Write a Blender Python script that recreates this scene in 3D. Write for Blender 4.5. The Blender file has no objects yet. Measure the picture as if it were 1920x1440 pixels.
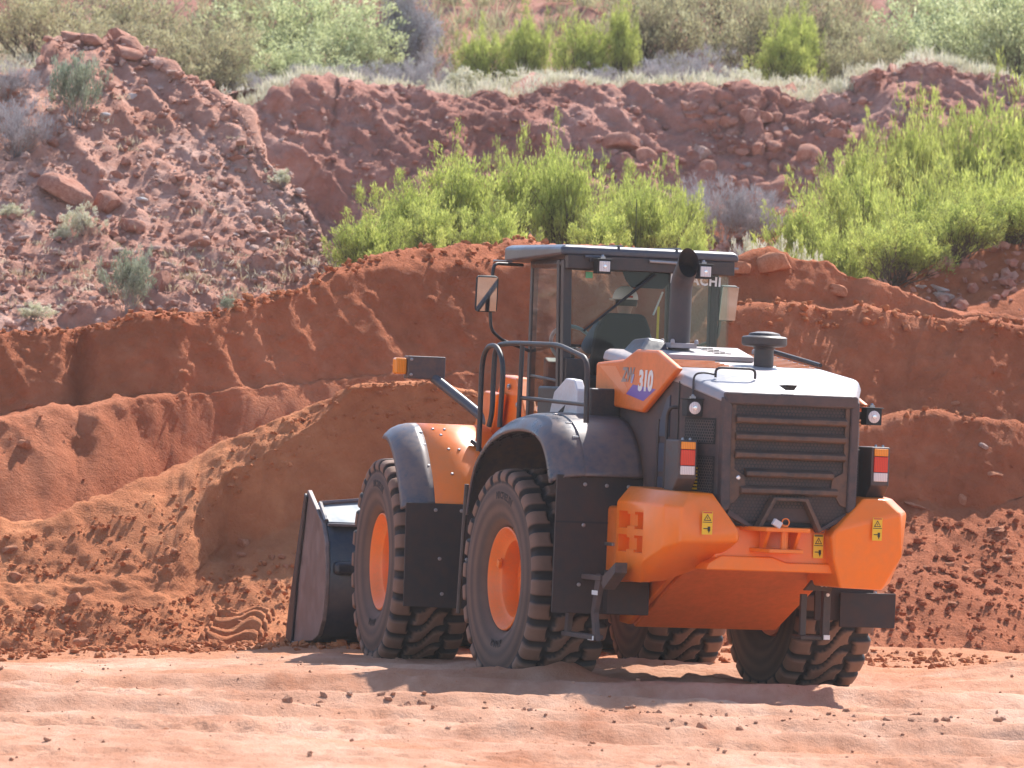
import bpy, bmesh, math, random
import numpy as np
from mathutils import Vector, Matrix, Euler
from mathutils.bvhtree import BVHTree

# ------------------------------------------------------------------ camera
SC = bpy.context.scene
COL = SC.collection
CD, CH, CX = 53.4444, 2.3526, -1.3136
PITCH, ROLL, FPX = -0.0005, -0.04, 12586.5
cp, sp, cr, sr = math.cos(PITCH), math.sin(PITCH), math.cos(ROLL), math.sin(ROLL)
CF = np.array([0.0, cp, sp]); _R = np.array([1.0, 0, 0]); _U = np.cross(_R, CF)
CR = _R * cr - _U * sr; CU = _R * sr + _U * cr
CC = np.array([CX, -CD, CH])
cam = bpy.data.cameras.new('camera'); camo = bpy.data.objects.new('camera', cam); COL.objects.link(camo)
camo.matrix_world = Matrix(((CR[0], CU[0], -CF[0], CC[0]), (CR[1], CU[1], -CF[1], CC[1]),
                            (CR[2], CU[2], -CF[2], CC[2]), (0, 0, 0, 1)))
cam.sensor_width = 36.0; cam.lens = FPX / 1920 * 36.0
cam.clip_start = 1.0; cam.clip_end = 1500.0
cam.dof.use_dof = True; cam.dof.focus_distance = 54.0; cam.dof.aperture_fstop = 6.3
SC.camera = camo
# ------------------------------------------------------------------ light
SUN_EL, SUN_AZ = math.radians(47), math.radians(24)      # azimuth measured from +Y (behind the scene) towards +X
W = bpy.data.worlds.new('World'); SC.world = W; W.use_nodes = True
nt = W.node_tree
sky = nt.nodes.new('ShaderNodeTexSky'); sky.sky_type = 'NISHITA'; sky.sun_disc = False
sky.sun_elevation = SUN_EL; sky.sun_rotation = SUN_AZ; sky.altitude = 900; sky.dust_density = 1.6; sky.air_density = 1.0
nt.links.new(sky.outputs[0], nt.nodes['Background'].inputs[0]); nt.nodes['Background'].inputs[1].default_value = 0.15
sd = bpy.data.lights.new('sun', 'SUN'); sd.energy = 4.8; sd.angle = math.radians(0.55); sd.color = (1.0, 0.95, 0.88)
so = bpy.data.objects.new('sun', sd); COL.objects.link(so)
sv = Vector((math.sin(SUN_AZ) * math.cos(SUN_EL), math.cos(SUN_AZ) * math.cos(SUN_EL), math.sin(SUN_EL)))
so.rotation_euler = sv.to_track_quat('Z', 'Y').to_euler()
SC.view_settings.view_transform = 'Standard'; SC.view_settings.look = 'None'
SC.view_settings.exposure = 0.95; SC.view_settings.gamma = 1.0
SC.view_settings.use_curve_mapping = False
random.seed(7); RNG = np.random.default_rng(11)

# ------------------------------------------------------------------ helpers
def horizon_k(px, py):
    """direction of the viewing line through a point of the photograph, per metre of depth"""
    d = CF + CR * (px - 960) / FPX - CU * (py - 720) / FPX
    return d[0] / d[1], d[2] / d[1]
def at(px, py, d):
    a, b = horizon_k(px, py)
    return np.array([CX + a * d, -CD + d, CH + b * d])

def tag(o, label=None, cat=None, group=None, kind=None):
    if label: o['label'] = label
    if cat: o['category'] = cat
    if group: o['group'] = group
    if kind: o['kind'] = kind
    return o
def link(name, me, mat=None, parent=None, loc=None, rz=None):
    o = bpy.data.objects.new(name, me); COL.objects.link(o)
    if mat is not None and me is not None and not len(me.materials):
        for m in (mat if isinstance(mat, (list, tuple)) else [mat]): me.materials.append(m)
    if parent: o.parent = parent
    if loc is not None: o.location = loc
    if rz is not None: o.rotation_euler = (0, 0, rz)
    return o
def np_mesh(name, V, F, smooth=True, fmat=None):
    """V (n,3), F (m,k) equal-size faces"""
    V = np.ascontiguousarray(V, dtype=np.float32); F = np.ascontiguousarray(F, dtype=np.int32)
    me = bpy.data.meshes.new(name); k = F.shape[1]
    me.vertices.add(len(V)); me.vertices.foreach_set('co', V.ravel())
    me.loops.add(F.size); me.loops.foreach_set('vertex_index', F.ravel())
    me.polygons.add(len(F)); me.polygons.foreach_set('loop_start', np.arange(0, F.size, k, dtype=np.int32))
    me.polygons.foreach_set('loop_total', np.full(len(F), k, dtype=np.int32))
    if fmat is not None: me.polygons.foreach_set('material_index', np.asarray(fmat, dtype=np.int32))
    me.polygons.foreach_set('use_smooth', np.full(len(F), smooth, dtype=bool))
    me.update(calc_edges=True); return me
def grid_faces(nr, nc, wrap=False):
    i = np.arange(nr - 1)[:, None]; j = np.arange(nc if wrap else nc - 1)[None, :]
    j2 = (j + 1) % nc
    a = i * nc + j; b = i * nc + j2; c = (i + 1) * nc + j2; d = (i + 1) * nc + j
    return np.stack([a, b, c, d], -1).reshape(-1, 4)

_P = RNG.permutation(4096).astype(np.int64); _VAL = RNG.random(4096) * 2 - 1
def vnoise(P):
    I = np.floor(P).astype(np.int64); f = P - I; f = f * f * f * (f * (f * 6 - 15) + 10)
    r = 0
    for dx in (0, 1):
        wx = f[..., 0] if dx else 1 - f[..., 0]
        for dy in (0, 1):
            wy = f[..., 1] if dy else 1 - f[..., 1]
            for dz in (0, 1):
                wz = f[..., 2] if dz else 1 - f[..., 2]
                h = _P[(_P[(_P[(I[..., 0] + dx) & 4095] + I[..., 1] + dy) & 4095] + I[..., 2] + dz) & 4095]
                r = r + _VAL[h] * wx * wy * wz
    return r
def fbm(P, octs=4, gain=.5, ridged=False):
    s = 0; a = 1.0; t = 0
    for o in range(octs):
        n = vnoise(P * (2.03 ** o) + 17.3 * o)
        if ridged: n = 1 - 2 * np.abs(n)
        s = s + n * a; t += a; a *= gain
    return s / t
def cells(P, seed=0):
    """distance to nearest and second nearest cell point, and a value per cell"""
    I = np.floor(P).astype(np.int64)
    d1 = np.full(P.shape[:-1], 9.0); d2 = d1.copy(); idv = np.zeros(P.shape[:-1])
    for dx in (-1, 0, 1):
        for dy in (-1, 0, 1):
            for dz in (-1, 0, 1):
                J = I + np.array([dx, dy, dz])
                h = _P[(_P[(_P[(J[..., 0] + seed) & 4095] + J[..., 1]) & 4095] + J[..., 2]) & 4095]
                q = J + np.stack([_VAL[h] * .5 + .5, _VAL[(h + 77) & 4095] * .5 + .5, _VAL[(h + 991) & 4095] * .5 + .5], -1) * .9
                d = np.sqrt(((P - q) ** 2).sum(-1))
                nearer = d < d1
                d2 = np.where(nearer, d1, np.minimum(d2, d)); idv = np.where(nearer, _VAL[(h + 313) & 4095], idv)
                d1 = np.where(nearer, d, d1)
    return d1, d2, idv

# ------------------------------------------------------------------ materials
def new_mat(name):
    m = bpy.data.materials.new(name); m.use_nodes = True
    t = m.node_tree; b = t.nodes['Principled BSDF']
    return m, t, b
def ramp(t, fac, stops):
    r = t.nodes.new('ShaderNodeValToRGB'); e = r.color_ramp.elements
    while len(e) < len(stops): e.new(.5)
    for k, (p, c) in enumerate(stops): e[k].position = p; e[k].color = (*c, 1)
    t.links.new(fac, r.inputs[0]); return r.outputs[0]
def noise(t, scale, detail=4, rough=.55, vec=None, dist=0.0):
    n = t.nodes.new('ShaderNodeTexNoise'); n.inputs['Scale'].default_value = scale
    n.inputs['Detail'].default_value = detail; n.inputs['Roughness'].default_value = rough
    n.inputs['Distortion'].default_value = dist
    if vec is None:
        tc = t.nodes.new('ShaderNodeTexCoord'); vec = tc.outputs['Object']
    t.links.new(vec, n.inputs['Vector']); return n.outputs['Fac']
def mixc(t, fac, a, b):
    n = t.nodes.new('ShaderNodeMix'); n.data_type = 'RGBA'
    for s, v in ((0, fac), (6, a), (7, b)):
        if isinstance(v, (int, float)): n.inputs[s].default_value = v
        elif isinstance(v, tuple): n.inputs[s].default_value = (*v, 1)
        else: t.links.new(v, n.inputs[s])
    return n.outputs[2]
def math_node(t, op, a, b=None):
    n = t.nodes.new('ShaderNodeMath'); n.operation = op
    for s, v in ((0, a), (1, b)):
        if v is None: continue
        if isinstance(v, (int, float)): n.inputs[s].default_value = v
        else: t.links.new(v, n.inputs[s])
    return n.outputs[0]
def bump(t, b, h, strength=.5, dist=.02):
    n = t.nodes.new('ShaderNodeBump'); n.inputs['Strength'].default_value = strength; n.inputs['Distance'].default_value = dist
    t.links.new(h, n.inputs['Height']); t.links.new(n.outputs[0], b.inputs['Normal'])
def soil_mat(name, dark, mid, light, big=.6, fine=9, bs=.6, bd=.03, stretch=None, pebble=None):
    m, t, b = new_mat(name); b.inputs['Roughness'].default_value = .95; b.inputs['Specular IOR Level'].default_value = .15
    vec = None
    if stretch:
        tc = t.nodes.new('ShaderNodeTexCoord'); mp = t.nodes.new('ShaderNodeMapping'); mp.inputs['Scale'].default_value = stretch
        t.links.new(tc.outputs['Object'], mp.inputs[0]); vec = mp.outputs[0]
    n1 = noise(t, big, 5, .6, vec); n2 = noise(t, fine, 6, .65, vec)
    mixf = math_node(t, 'ADD', math_node(t, 'MULTIPLY', n1, .65), math_node(t, 'MULTIPLY', n2, .35))
    c = ramp(t, mixf, [(.36, dark), (.5, mid), (.64, light)])
    if pebble:
        v = t.nodes.new('ShaderNodeTexVoronoi'); v.inputs['Scale'].default_value = pebble[0]
        tc = t.nodes.new('ShaderNodeTexCoord'); t.links.new(tc.outputs['Object'], v.inputs['Vector'])
        sel = math_node(t, 'GREATER_THAN', v.outputs['Color'], pebble[2])
        sh = math_node(t, 'LESS_THAN', v.outputs['Distance'], .33)
        c = mixc(t, math_node(t, 'MULTIPLY', sel, sh), c, pebble[1])
    t.links.new(c, b.inputs['Base Color'])
    h = math_node(t, 'ADD', noise(t, fine * 1.3, 8, .7, vec), math_node(t, 'MULTIPLY', noise(t, fine * 6, 5, .7), .5))
    bump(t, b, h, bs, bd)
    return m
M = {}
M['ground'] = soil_mat('packed_sand', (.34, .135, .07), (.47, .245, .155), (.60, .375, .27), .5, 3.6, .8, .05, (1, .35, 1))
M['pile'] = soil_mat('loose_red_soil', (.38, .12, .048), (.48, .165, .068), (.58, .23, .10), .5, 6, .9, .05)
M['bank'] = soil_mat('dark_red_soil', (.31, .088, .036), (.42, .128, .055), (.52, .185, .09), .5, 5, 1.0, .06)  # a darker red than the soil of the pile
M['rubble'] = soil_mat('rubbly_slope', (.45, .19, .125), (.57, .285, .205), (.70, .43, .34), .5, 5, 1.0, .09, None)
M['cliff'] = soil_mat('red_rock_face', (.38, .155, .11), (.51, .235, .175), (.66, .37, .295), .55, 3.5, 1.0, .12)
M['floor'] = soil_mat('dry_valley_soil', (.34, .14, .085), (.45, .21, .13), (.56, .31, .2), .5, 4, .8, .06)

# ------------------------------------------------------------------ terrain sheets
TERR = {}
def sheet(name, rows, x0, x1, step, sub, disp, mat, extra=None, taper=None):
    """rows: list of dicts  {'z': [(px, d, z)]}  or  {'p': [(px, py)], 'a': [(px, angle)]}  or  {'o': (dd, dz)}
    a surface drawn up from row to row; every row is a real line of points in space."""
    pxs = np.arange(x0, x1 + step, step, dtype=float); n = len(pxs)
    PTS = []
    prev_d = prev_z = None
    for r in rows:
        if 'z' in r:
            q = np.array(r['z'], float); d = np.interp(pxs, q[:, 0], q[:, 1]); z = np.interp(pxs, q[:, 0], q[:, 2])
        elif 'p' in r:
            q = np.array(r['p'], float); py = np.interp(pxs, q[:, 0], q[:, 1])
            a = r['a']; a = np.full(n, float(a)) if isinstance(a, (int, float)) else np.interp(pxs, *np.array(a, float).T)
            T = np.tan(np.radians(a)); d = np.zeros(n)
            for i in range(n):
                kx, kz = horizon_k(pxs[i], py[i])
                d[i] = (CH - prev_z[i] + T[i] * prev_d[i]) / (T[i] - kz)
            d = np.clip(d, prev_d - .5, prev_d + 14)
            z = CH + np.array([horizon_k(pxs[i], py[i])[1] for i in range(n)]) * d
        elif 'od' in r:
            q = np.array(r['od'], float); d = prev_d + np.interp(pxs, q[:, 0], q[:, 1]); z = prev_z + .005
        else:
            d = prev_d + r['o'][0]; z = prev_z + r['o'][1]
        # sideways position from the column, kept straight in space
        x = CX + np.array([horizon_k(p, 700)[0] for p in pxs]) * d
        PTS.append(np.stack([x, -CD + d, z], -1)); prev_d, prev_z = d, z
    G = []
    for i in range(len(PTS) - 1):
        k = sub[i]; t = np.arange(k) / k
        G.append(PTS[i][None] * (1 - t)[:, None, None] + PTS[i + 1][None] * t[:, None, None])
    G.append(PTS[-1][None]); G = np.concatenate(G, 0)
    # soften creases a little
    for _ in range(1):
        G[1:-1] = G[1:-1] * .6 + (G[:-2] + G[2:]) * .2
    du = np.gradient(G, axis=1); dv = np.gradient(G, axis=0); N = np.cross(du, dv)
    N /= np.maximum(np.linalg.norm(N, axis=-1, keepdims=True), 1e-9)
    h = disp(G)
    G = G + N * h[..., None]
    nr, nc = G.shape[:2]
    me = np_mesh(name, G.reshape(-1, 3), grid_faces(nr, nc))
    o = link(name, me, mat); tag(o, kind='structure')
    Gc = G[::2, ::3]
    TERR[name] = BVHTree.FromPolygons([tuple(v) for v in Gc.reshape(-1, 3)], [tuple(f) for f in grid_faces(*Gc.shape[:2]).tolist()])
    return o, G
def hit(px, py, names=None):
    a, b = horizon_k(px, py); d = Vector((a, 1, b)).normalized(); best = None
    for k in (names or TERR):
        r = TERR[k].ray_cast(Vector(CC), d, 300)
        if r[0] is not None and (best is None or r[3] < best[2]): best = (r[0], r[1], r[3], k)
    return best
def drop(x, y, names=None):
    best = None
    for k in (names or TERR):
        r = TERR[k].ray_cast(Vector((x, y, 60)), Vector((0, 0, -1)), 200)
        if r[0] is not None and (best is None or r[0].z > best[0].z): best = (r[0], r[1], r[3], k)
    return best

# flat working ground: one sheet out to the horizon, fine where the camera looks
def ground_h(x, y):
    P = np.stack([x * .35, y * .55, np.zeros_like(x)], -1)
    rough = np.clip((x - 2.5) / 2, 0, 1) * np.clip((y + 3) / 3, 0, 1)
    h = .022 * fbm(np.stack([x * 2.2, y * 3.4, x * 0 + 21], -1), 4) + rough * .07 * fbm(np.stack([x * 3.2, y * 3.2, x * 0 + 2], -1), 4) + .05 * fbm(P, 3) + .035 * fbm(P * 3.1 + 5, 4) + .02 * fbm(np.stack([x * 1.3, y * 4.5, x * 0 + 3], -1), 4) + .022 * fbm(np.stack([x * 6, y * 9, x * 0 + 9], -1), 3)
    # curving wheel ruts in front of the machine
    for (c, w, dep, ph) in ((-2.8, .5, .05, 0), (-4.9, .45, .045, .5), (-7.2, .5, .05, 1.1), (-9.4, .4, .04, 1.9), (-3.9, .22, .03, 2.4), (-6.0, .25, .03, .2)):
        yc = c + .035 * (x + 2) ** 2 * .25 + .25 * np.sin(x * .5 + ph)
        g = np.exp(-((y - yc) / w) ** 2)
        lug = .5 + .5 * np.sin(x * 28 + 3 * np.sin(y * 9))
        h += -2.0 * dep * g + 1.3 * dep * np.exp(-((y - yc - w * 1.5) / (w * .5)) ** 2) + .03 * g * lug
    h -= .070 * np.clip(-2.6 - x, 0, 12) * np.clip((y + 7) / 11, 0, 1)
    for (x0, y0, ang, w, dep) in ((-4.5, -9, .22, .33, .035), (-3.6, -9.2, .22, .33, .035), (1.5, -6.5, -.12, .3, .03), (5.5, -8, .5, .35, .035), (-1, -12, .05, .35, .03), (3, -3.2, .16, .3, .03)):
        s_ = (x - x0) * math.cos(ang) + (y - y0) * math.sin(ang); q_ = -(x - x0) * math.sin(ang) + (y - y0) * math.cos(ang); g = np.clip((w - np.abs(q_)) / .08, 0, 1) * np.clip(fbm(np.stack([s_ * .25, q_ * .1, x * 0 + x0], -1), 2) * 3 + .6, 0, 1)
        h += g * (-dep + .022 * np.sin(s_ * 26 + 2.5 * np.sin(q_ * 7)))
    # loose heaps pushed up by the wheels
    for hx, hy, r, a in ((-.95, -.95, .55, .16), (.25, .3, .9, .05), (1.0, -1.1, .7, .05), (-1.9, -1.2, .5, .06), (-.2, 1.9, 1.2, .07), (2.9, .7, .8, .06), (4.6, 2.0, 1.5, .18), (5.8, 1.0, 1.2, .12), (3.7, 3.0, 1.2, .2)):
        rr = ((x - hx) / r) ** 2 + ((y - hy) / (r * .8)) ** 2
        h += a * np.exp(-rr) * (1 + .5 * fbm(np.stack([x * 5, y * 5, x * 0 + 1], -1), 3))
    for wx, wy in ((-1.06, -.41), (1.06, .41), (-1.58, 2.9), (.6, 3.5)):      # wheels press the soil down
        rr = ((x - wx) / .55) ** 2 + ((y - wy) / .6) ** 2
        h = h * (1 - .9 * np.exp(-rr ** 2)) - .0 * rr
    return h
gx = np.concatenate([np.linspace(-400, -14, 12), np.arange(-13, 13.01, .055), np.linspace(14, 400, 12)])
gy = np.concatenate([np.linspace(-400, -22, 12), np.arange(-21, 14.01, .07), np.linspace(15, 400, 14)])
GX, GY = np.meshgrid(gx, gy)
fade = np.clip(np.minimum.reduce([13 - np.abs(GX), GY + 21, 14 - GY]) / 2, 0, 1)
GZ = ground_h(GX, GY) * fade
gme = np_mesh('ground', np.stack([GX, GY, GZ], -1).reshape(-1, 3), grid_faces(*GX.shape))
LO = np.clip((GY - 2.2 + 1.2 * fbm(np.stack([GX * .8, GY * .5, GX * 0], -1), 3)) / 2.2, 0, 1) + np.clip((GX - 1.8) / 2.5, 0, 1) * np.clip((GY + 4.5) / 4, 0, 1)
LO = np.clip(LO + .7 * np.clip(fbm(np.stack([GX * .9, GY * 1.3, GX * 0 + 40], -1), 4) * 2.2 - .25, 0, 1), 0, 1) * fade
at_ = gme.attributes.new('loose', 'FLOAT', 'POINT'); at_.data.foreach_set('value', LO.astype(np.float32).ravel())
t = M['ground'].node_tree; b_ = t.nodes['Principled BSDF']; src = b_.inputs['Base Color'].links[0].from_socket
an = t.nodes.new('ShaderNodeAttribute'); an.attribute_name = 'loose'
lf = math_node(t, 'MULTIPLY', an.outputs['Fac'], math_node(t, 'ADD', noise(t, 2.6, 5, .7), .25))
t.links.new(mixc(t, lf, src, (.45, .18, .085)), b_.inputs['Base Color'])
tag(link('ground', gme, M['ground']), kind='structure')
TERR['ground'] = BVHTree.FromPolygons([(x, y, 0) for x, y in ((-400, -400), (400, -400), (400, 400), (-400, 400))], [(0, 1, 2, 3)])

def ground_d(px, py):           # depth at which a line of the photograph meets the flat ground
    return -CH / horizon_k(px, py)[1]
def lumps(G, s, a, o=4, off=0): return a * fbm(G * s + off, o)

# near spoil pile on the left, dug out on its right side
base = []
for px, py, d in ((-1200, 1166, 58.6), (0, 1214, 59.0), (330, 1217, 59.2), (440, 1214, 59.25), (500, 1207, 59.3), (545, 1198, 59.5), (600, 1192, 59.8), (700, 1188, 60.0), (1300, 1196, 60.6)):
    base.append((px, d, CH + horizon_k(px, py)[1] * d))
def dp(G):
    h = lumps(G, .8, .05) + lumps(G, 3.0, .06, 4, 4) + lumps(G, 9.0, .03, 3, 9)
    c1, c2, v = cells(G * 2.6); h += np.where(v > .35, np.clip(.34 - c1, 0, 1) * .22, 0)
    dz = np.gradient(G[..., 2], axis=0); dy = np.gradient(G[..., 1], axis=0); steep = np.clip((dz / (np.abs(dy) + 1e-6) - 1.5), 0, 1)
    return h * (1 - .78 * steep)
_, G_PILE = sheet('spoil_pile', [
    {'z': [(p_, d_ - .25, z_ - .35) for p_, d_, z_ in base]}, {'z': base},
    {'p': [(-1200, 1170), (0, 1185), (330, 1184), (376, 1172), (500, 1162), (560, 1148), (600, 1138), (700, 1120), (1050, 1110), (1300, 1190)], 'a': [(-1200, 28), (330, 27), (380, 15), (510, 15), (600, 22), (1300, 22)]},
    {'p': [(-1200, 1110), (-700, 1120), (0, 1125), (250, 1110), (345, 1098), (370, 1085), (430, 1030), (500, 1015), (575, 975), (690, 930), (800, 900), (1050, 900), (1300, 1200)],
     'a': [(-1200, 30), (330, 31), (440, 26), (575, 32), (690, 38), (1300, 40)]},
    {'p': [(-1200, 1050), (-700, 1055), (0, 1060), (250, 1040), (338, 1040), (352, 1000), (376, 958), (425, 893), (540, 822), (600, 784), (664, 736), (770, 722), (890, 742), (1000, 770), (1080, 800), (1300, 1185)],
     'a': [(-1200, 32), (320, 33), (352, 45), (430, 73), (1300, 77)]},
    {'p': [(-1200, 1000), (-700, 990), (0, 975), (110, 978), (155, 957), (273, 898), (400, 838), (500, 788), (600, 753), (685, 726), (770, 714), (890, 735), (1000, 762), (1080, 792), (1300, 1175)],
     'a': [(-1200, 33), (300, 32), (480, 30), (1300, 26)]},
    {'o': (.35, -.02)}, {'o': (2.4, -1.5)}], -1200, 1300, 4, [3, 8, 24, 34, 18, 4, 10], dp, M['pile'])

# tall shaded bank behind it
def db(G):
    h = lumps(G, .45, .07) + lumps(G, 1.7, .05, 4, 3) + lumps(G, 6, .026, 4, 5) + lumps(G, 16, .012, 2, 7)
    c1, c2, v = cells(G * 5.0, 2); h += np.where(v > .45, np.clip(.34 - c1, 0, .2) * .16, 0)
    h += .045 * fbm(np.stack([G[..., 0] * 1.6 + G[..., 2] * .9, G[..., 2] * .5, G[..., 1] * .2], -1) * 1.5 + 3, 3, .5, True)
    g = fbm(G * np.array([1.3, 1.3, .18]) + 31, 3); h += -.06 * np.clip(g - .15, 0, 1)
    return h
_, G_BANK = sheet('soil_bank', [
    {'z': [(-1300, 61.0, -.2), (0, 60.2, .0), (110, 60.5, .1), (185, 61.0, .2), (320, 62.4, .3), (600, 63.4, .2), (1000, 64.7, .2), (1500, 66.0, .2)]},
    {'p': [(-1300, 860), (-200, 850), (0, 850), (110, 868), (180, 835), (215, 800), (250, 770), (330, 760), (600, 730), (1000, 710), (1500, 700)],
     'a': [(-1300, 37), (150, 39), (320, 56), (1500, 58)]},
    {'p': [(-1300, 810), (-200, 800), (0, 788), (100, 770), (150, 768), (240, 752), (330, 742), (600, 716), (1000, 700), (1500, 690)],
     'a': [(-1300, 37), (150, 40), (320, 57), (1500, 58)]},
    {'od': [(-1300, .8), (150, .7), (230, .35), (330, .06), (1500, .03)]},
    {'p': [(-1300, 650), (0, 632), (180, 626), (250, 604), (400, 602), (450, 580), (560, 552), (620, 523), (660, 508), (770, 503), (950, 503), (1200, 505), (1370, 560), (1500, 575)],
     'a': [(-1300, 57), (300, 58), (1500, 60)]},
    {'p': [(-1300, 640), (0, 622), (180, 616), (250, 592), (400, 590), (450, 566), (560, 542), (620, 508), (660, 492), (700, 476), (800, 470), (880, 459), (950, 455), (1100, 458), (1300, 480), (1380, 500), (1500, 560)],
     'a': [(-1300, 28), (1500, 28)]},
    {'o': (.5, -.02)}, {'o': (3.5, -.7)}], -1300, 1500, 4.5, [14, 14, 5, 46, 9, 4, 8], db, M['bank'])

# banks and crests on the right
def dr(G):
    h = lumps(G, .5, .08) + lumps(G, 1.9, .05, 4, 13) + lumps(G, 6, .028, 4, 5) + lumps(G, 16, .012, 2, 7) + .045 * fbm(np.stack([G[..., 0] * 1.6 - G[..., 2] * .7, G[..., 2] * .5, G[..., 1] * .2], -1) * 1.5 + 3, 3, .5, True)
    low = np.clip((1.5 - G[..., 2]) / .5, 0, 1)
    c1, c2, v = cells(G * 3.0); h += low * np.where(v > .0, np.clip(.34 - c1, 0, 1) * .22, 0)
    return h
_, G_CUT = sheet('cut_bank', [
    {'z': [(px, d - .3, -.5) for px, d in ((1150, 61.2), (1500, 61.8), (1920, 62.6), (3000, 64.5))]},
    {'z': [(px, d, CH + horizon_k(px, 1214)[1] * d - .02) for px, d in ((1150, 61.2), (1500, 61.8), (1920, 62.6), (3000, 64.5))]},
    {'p': [(1150, 1185), (1290, 1000), (1640, 962), (1700, 948), (1760, 955), (1850, 962), (1920, 945), (3000, 940)], 'a': 24},
    {'p': [(1150, 1175), (1290, 850), (1560, 835), (1640, 803), (1700, 791), (1770, 783), (1850, 786), (1920, 800), (3000, 840)], 'a': 62},
    {'od': [(1150, .6), (3000, .6)]},
    {'p': [(1150, 1160), (1290, 640), (1320, 595), (1360, 580), (1440, 574), (1500, 570), (1600, 577), (1700, 592), (1800, 599), (1920, 614), (3000, 660)], 'a': 57},
    {'od': [(1150, .45), (3000, .45)]},
    {'p': [(1150, 1140), (1290, 560), (1370, 492), (1400, 479), (1435, 466), (1475, 479), (1545, 483), (1600, 511), (1670, 537), (1750, 571), (1800, 593), (1920, 608), (3000, 650)], 'a': 60},
    {'o': (.4, -.02)}, {'o': (3.0, -1.0)}], 1150, 3000, 4.5, [4, 44, 30, 6, 44, 6, 18, 3, 7], dr, M['bank'])
_, G_FAR = sheet('far_spoil_pile', [
    {'z': [(1500, 74.5, 2.4), (3200, 74.5, 2.4)]},
    {'p': [(1500, 600), (1600, 600), (1760, 574), (1850, 550), (1920, 531), (2200, 500), (3200, 480)], 'a': 30},
    {'o': (.8, -.05)},
    {'p': [(1500, 580), (1600, 560), (1670, 522), (1760, 491), (1850, 471), (1920, 459), (2200, 430), (3200, 420)], 'a': 30},
    {'o': (3, -1.6)}], 1500, 3200, 5, [16, 4, 26, 8], lambda G: lumps(G, .6, .2) + lumps(G, 3, .07, 4, 3) + lumps(G, 9, .03, 3, 3), M['bank'])

# quarry floor behind the banks
sheet('quarry_floor', [
    {'z': [(-1500, 69, 2.2), (500, 70, 2.4), (700, 71, 3.0), (1300, 71, 3.1), (1500, 73, 2.7), (3400, 74, 2.5)]},
    {'z': [(-1500, 77, 2.6), (500, 77, 2.7), (700, 77, 3.45), (1400, 77, 3.5), (1600, 79, 3.1), (3400, 80, 3.1)]},
    {'z': [(-1500, 97, 3.4), (500, 97, 3.5), (700, 97, 3.9), (1400, 97, 4.0), (3400, 99, 4.2)]},
    {'z': [(-1500, 110, 3.8), (3400, 112, 4.3)]}], -3500, 5500, 12, [30, 50, 8],
    lambda G: lumps(G, .4, .15) + lumps(G, 2.5, .08, 4), M['floor'])
# low red berm between the green bushes
_, G_BERM = sheet('red_berm', [
    {'z': [(1180, 84.5, 2.9), (1760, 84.5, 2.9)]},
    {'p': [(1180, 560), (1270, 385), (1300, 376), (1360, 388), (1480, 400), (1600, 430), (1760, 560)], 'a': 34},
    {'o': (1.2, 0)}, {'o': (2.5, -1.2)}], 1180, 1760, 5, [26, 4, 8], lambda G: lumps(G, .8, .12) + lumps(G, 4, .07, 4, 3), M['bank'])

# rubble hill on the left
def dh(G):
    h = lumps(G, .35, .22) + lumps(G, 1.6, .07, 4, 3) + lumps(G, 6, .05, 3, 5)
    c1, c2, v = cells(G * np.array([1.5, 1.5, 1.9])); h += np.where(v > .45, np.clip(.34 - c1, 0, .16) * .8, 0)
    c1, c2, v = cells(G * 4.5, 5); h += np.where(v > .2, np.clip(.36 - c1, 0, .2) * .2, 0)
    top = np.clip((G[..., 2] - 6.2) / .4, 0, 1)
    c1, c2, v = cells(G * np.array([1.7, 1.7, 2.2]), 9); h += top * (.3 - c1) * .45
    # gullies run down the slope to the right
    r = fbm(np.stack([G[..., 0] * 1.1 + G[..., 2] * 1.1, G[..., 2] * .2 - G[..., 0] * .2, G[..., 1] * .1], -1) * 1.8 + 40, 3, .5, True)
    return h + .13 * r
_, G_HILL = sheet('rubble_hill', [
    {'z': [(-1500, 73, 2.2), (0, 74.5, 2.4), (700, 77, 3.1)]},
    {'p': [(-1500, 420), (0, 430), (90, 400), (200, 400), (310, 440), (440, 470), (560, 510), (650, 520), (700, 530)], 'a': [(-1500, 24), (700, 26)]},
    {'p': [(-1500, 260), (0, 200), (50, 135), (90, 92), (150, 88), (200, 95), (240, 112), (310, 158), (370, 182), (440, 228), (475, 300), (505, 325), (560, 392), (600, 455), (645, 500), (700, 540)], 'a': [(-1500, 27), (400, 29), (700, 34)]},
    {'p': [(-1500, 250), (0, 186), (40, 125), (75, 68), (110, 60), (150, 70), (180, 66), (210, 72), (240, 100), (310, 147), (370, 172), (440, 218), (475, 292), (505, 316), (560, 384), (600, 450), (645, 494), (700, 534)], 'a': 55},
    {'o': (.6, 0)}, {'o': (7, -4.0)}], -1500, 700, 4.5, [60, 74, 10, 4, 12], dh, M['rubble'])

# rock face across the back
def dc(G):
    x, y, z = G[..., 0], G[..., 1], G[..., 2]
    h = lumps(G, .25, .45) + lumps(G, .9, .22, 4, 3) + lumps(G, 3.5, .10, 4, 5) + lumps(G, 9, .04, 3, 6)
    # jointed blocks near the middle, leaning strata to the left of them
    w = np.exp(-((x - 3.1) / 1.6) ** 2)
    Q = np.stack([x * .9 + z * .35, y * .5, z * .9 - x * .3], -1)
    Q = Q + .25 * np.stack([vnoise(G * 1.7), vnoise(G * 1.7 + 9), vnoise(G * 1.7 + 20)], -1)
    c1, c2, v = cells(Q * 1.9, 3); e = np.clip((c2 - c1) / .16, 0, 1)
    h += (.18 + .70 * w) * (.14 * e + .15 * v * e)
    q = x * .75 + z * 1.0
    r = fbm(np.stack([q * 1.3, y * .2, z * .25 - x * .2], -1) + 11, 4, .55, True)
    h += (1 - w) * .28 * r
    return h
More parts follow.
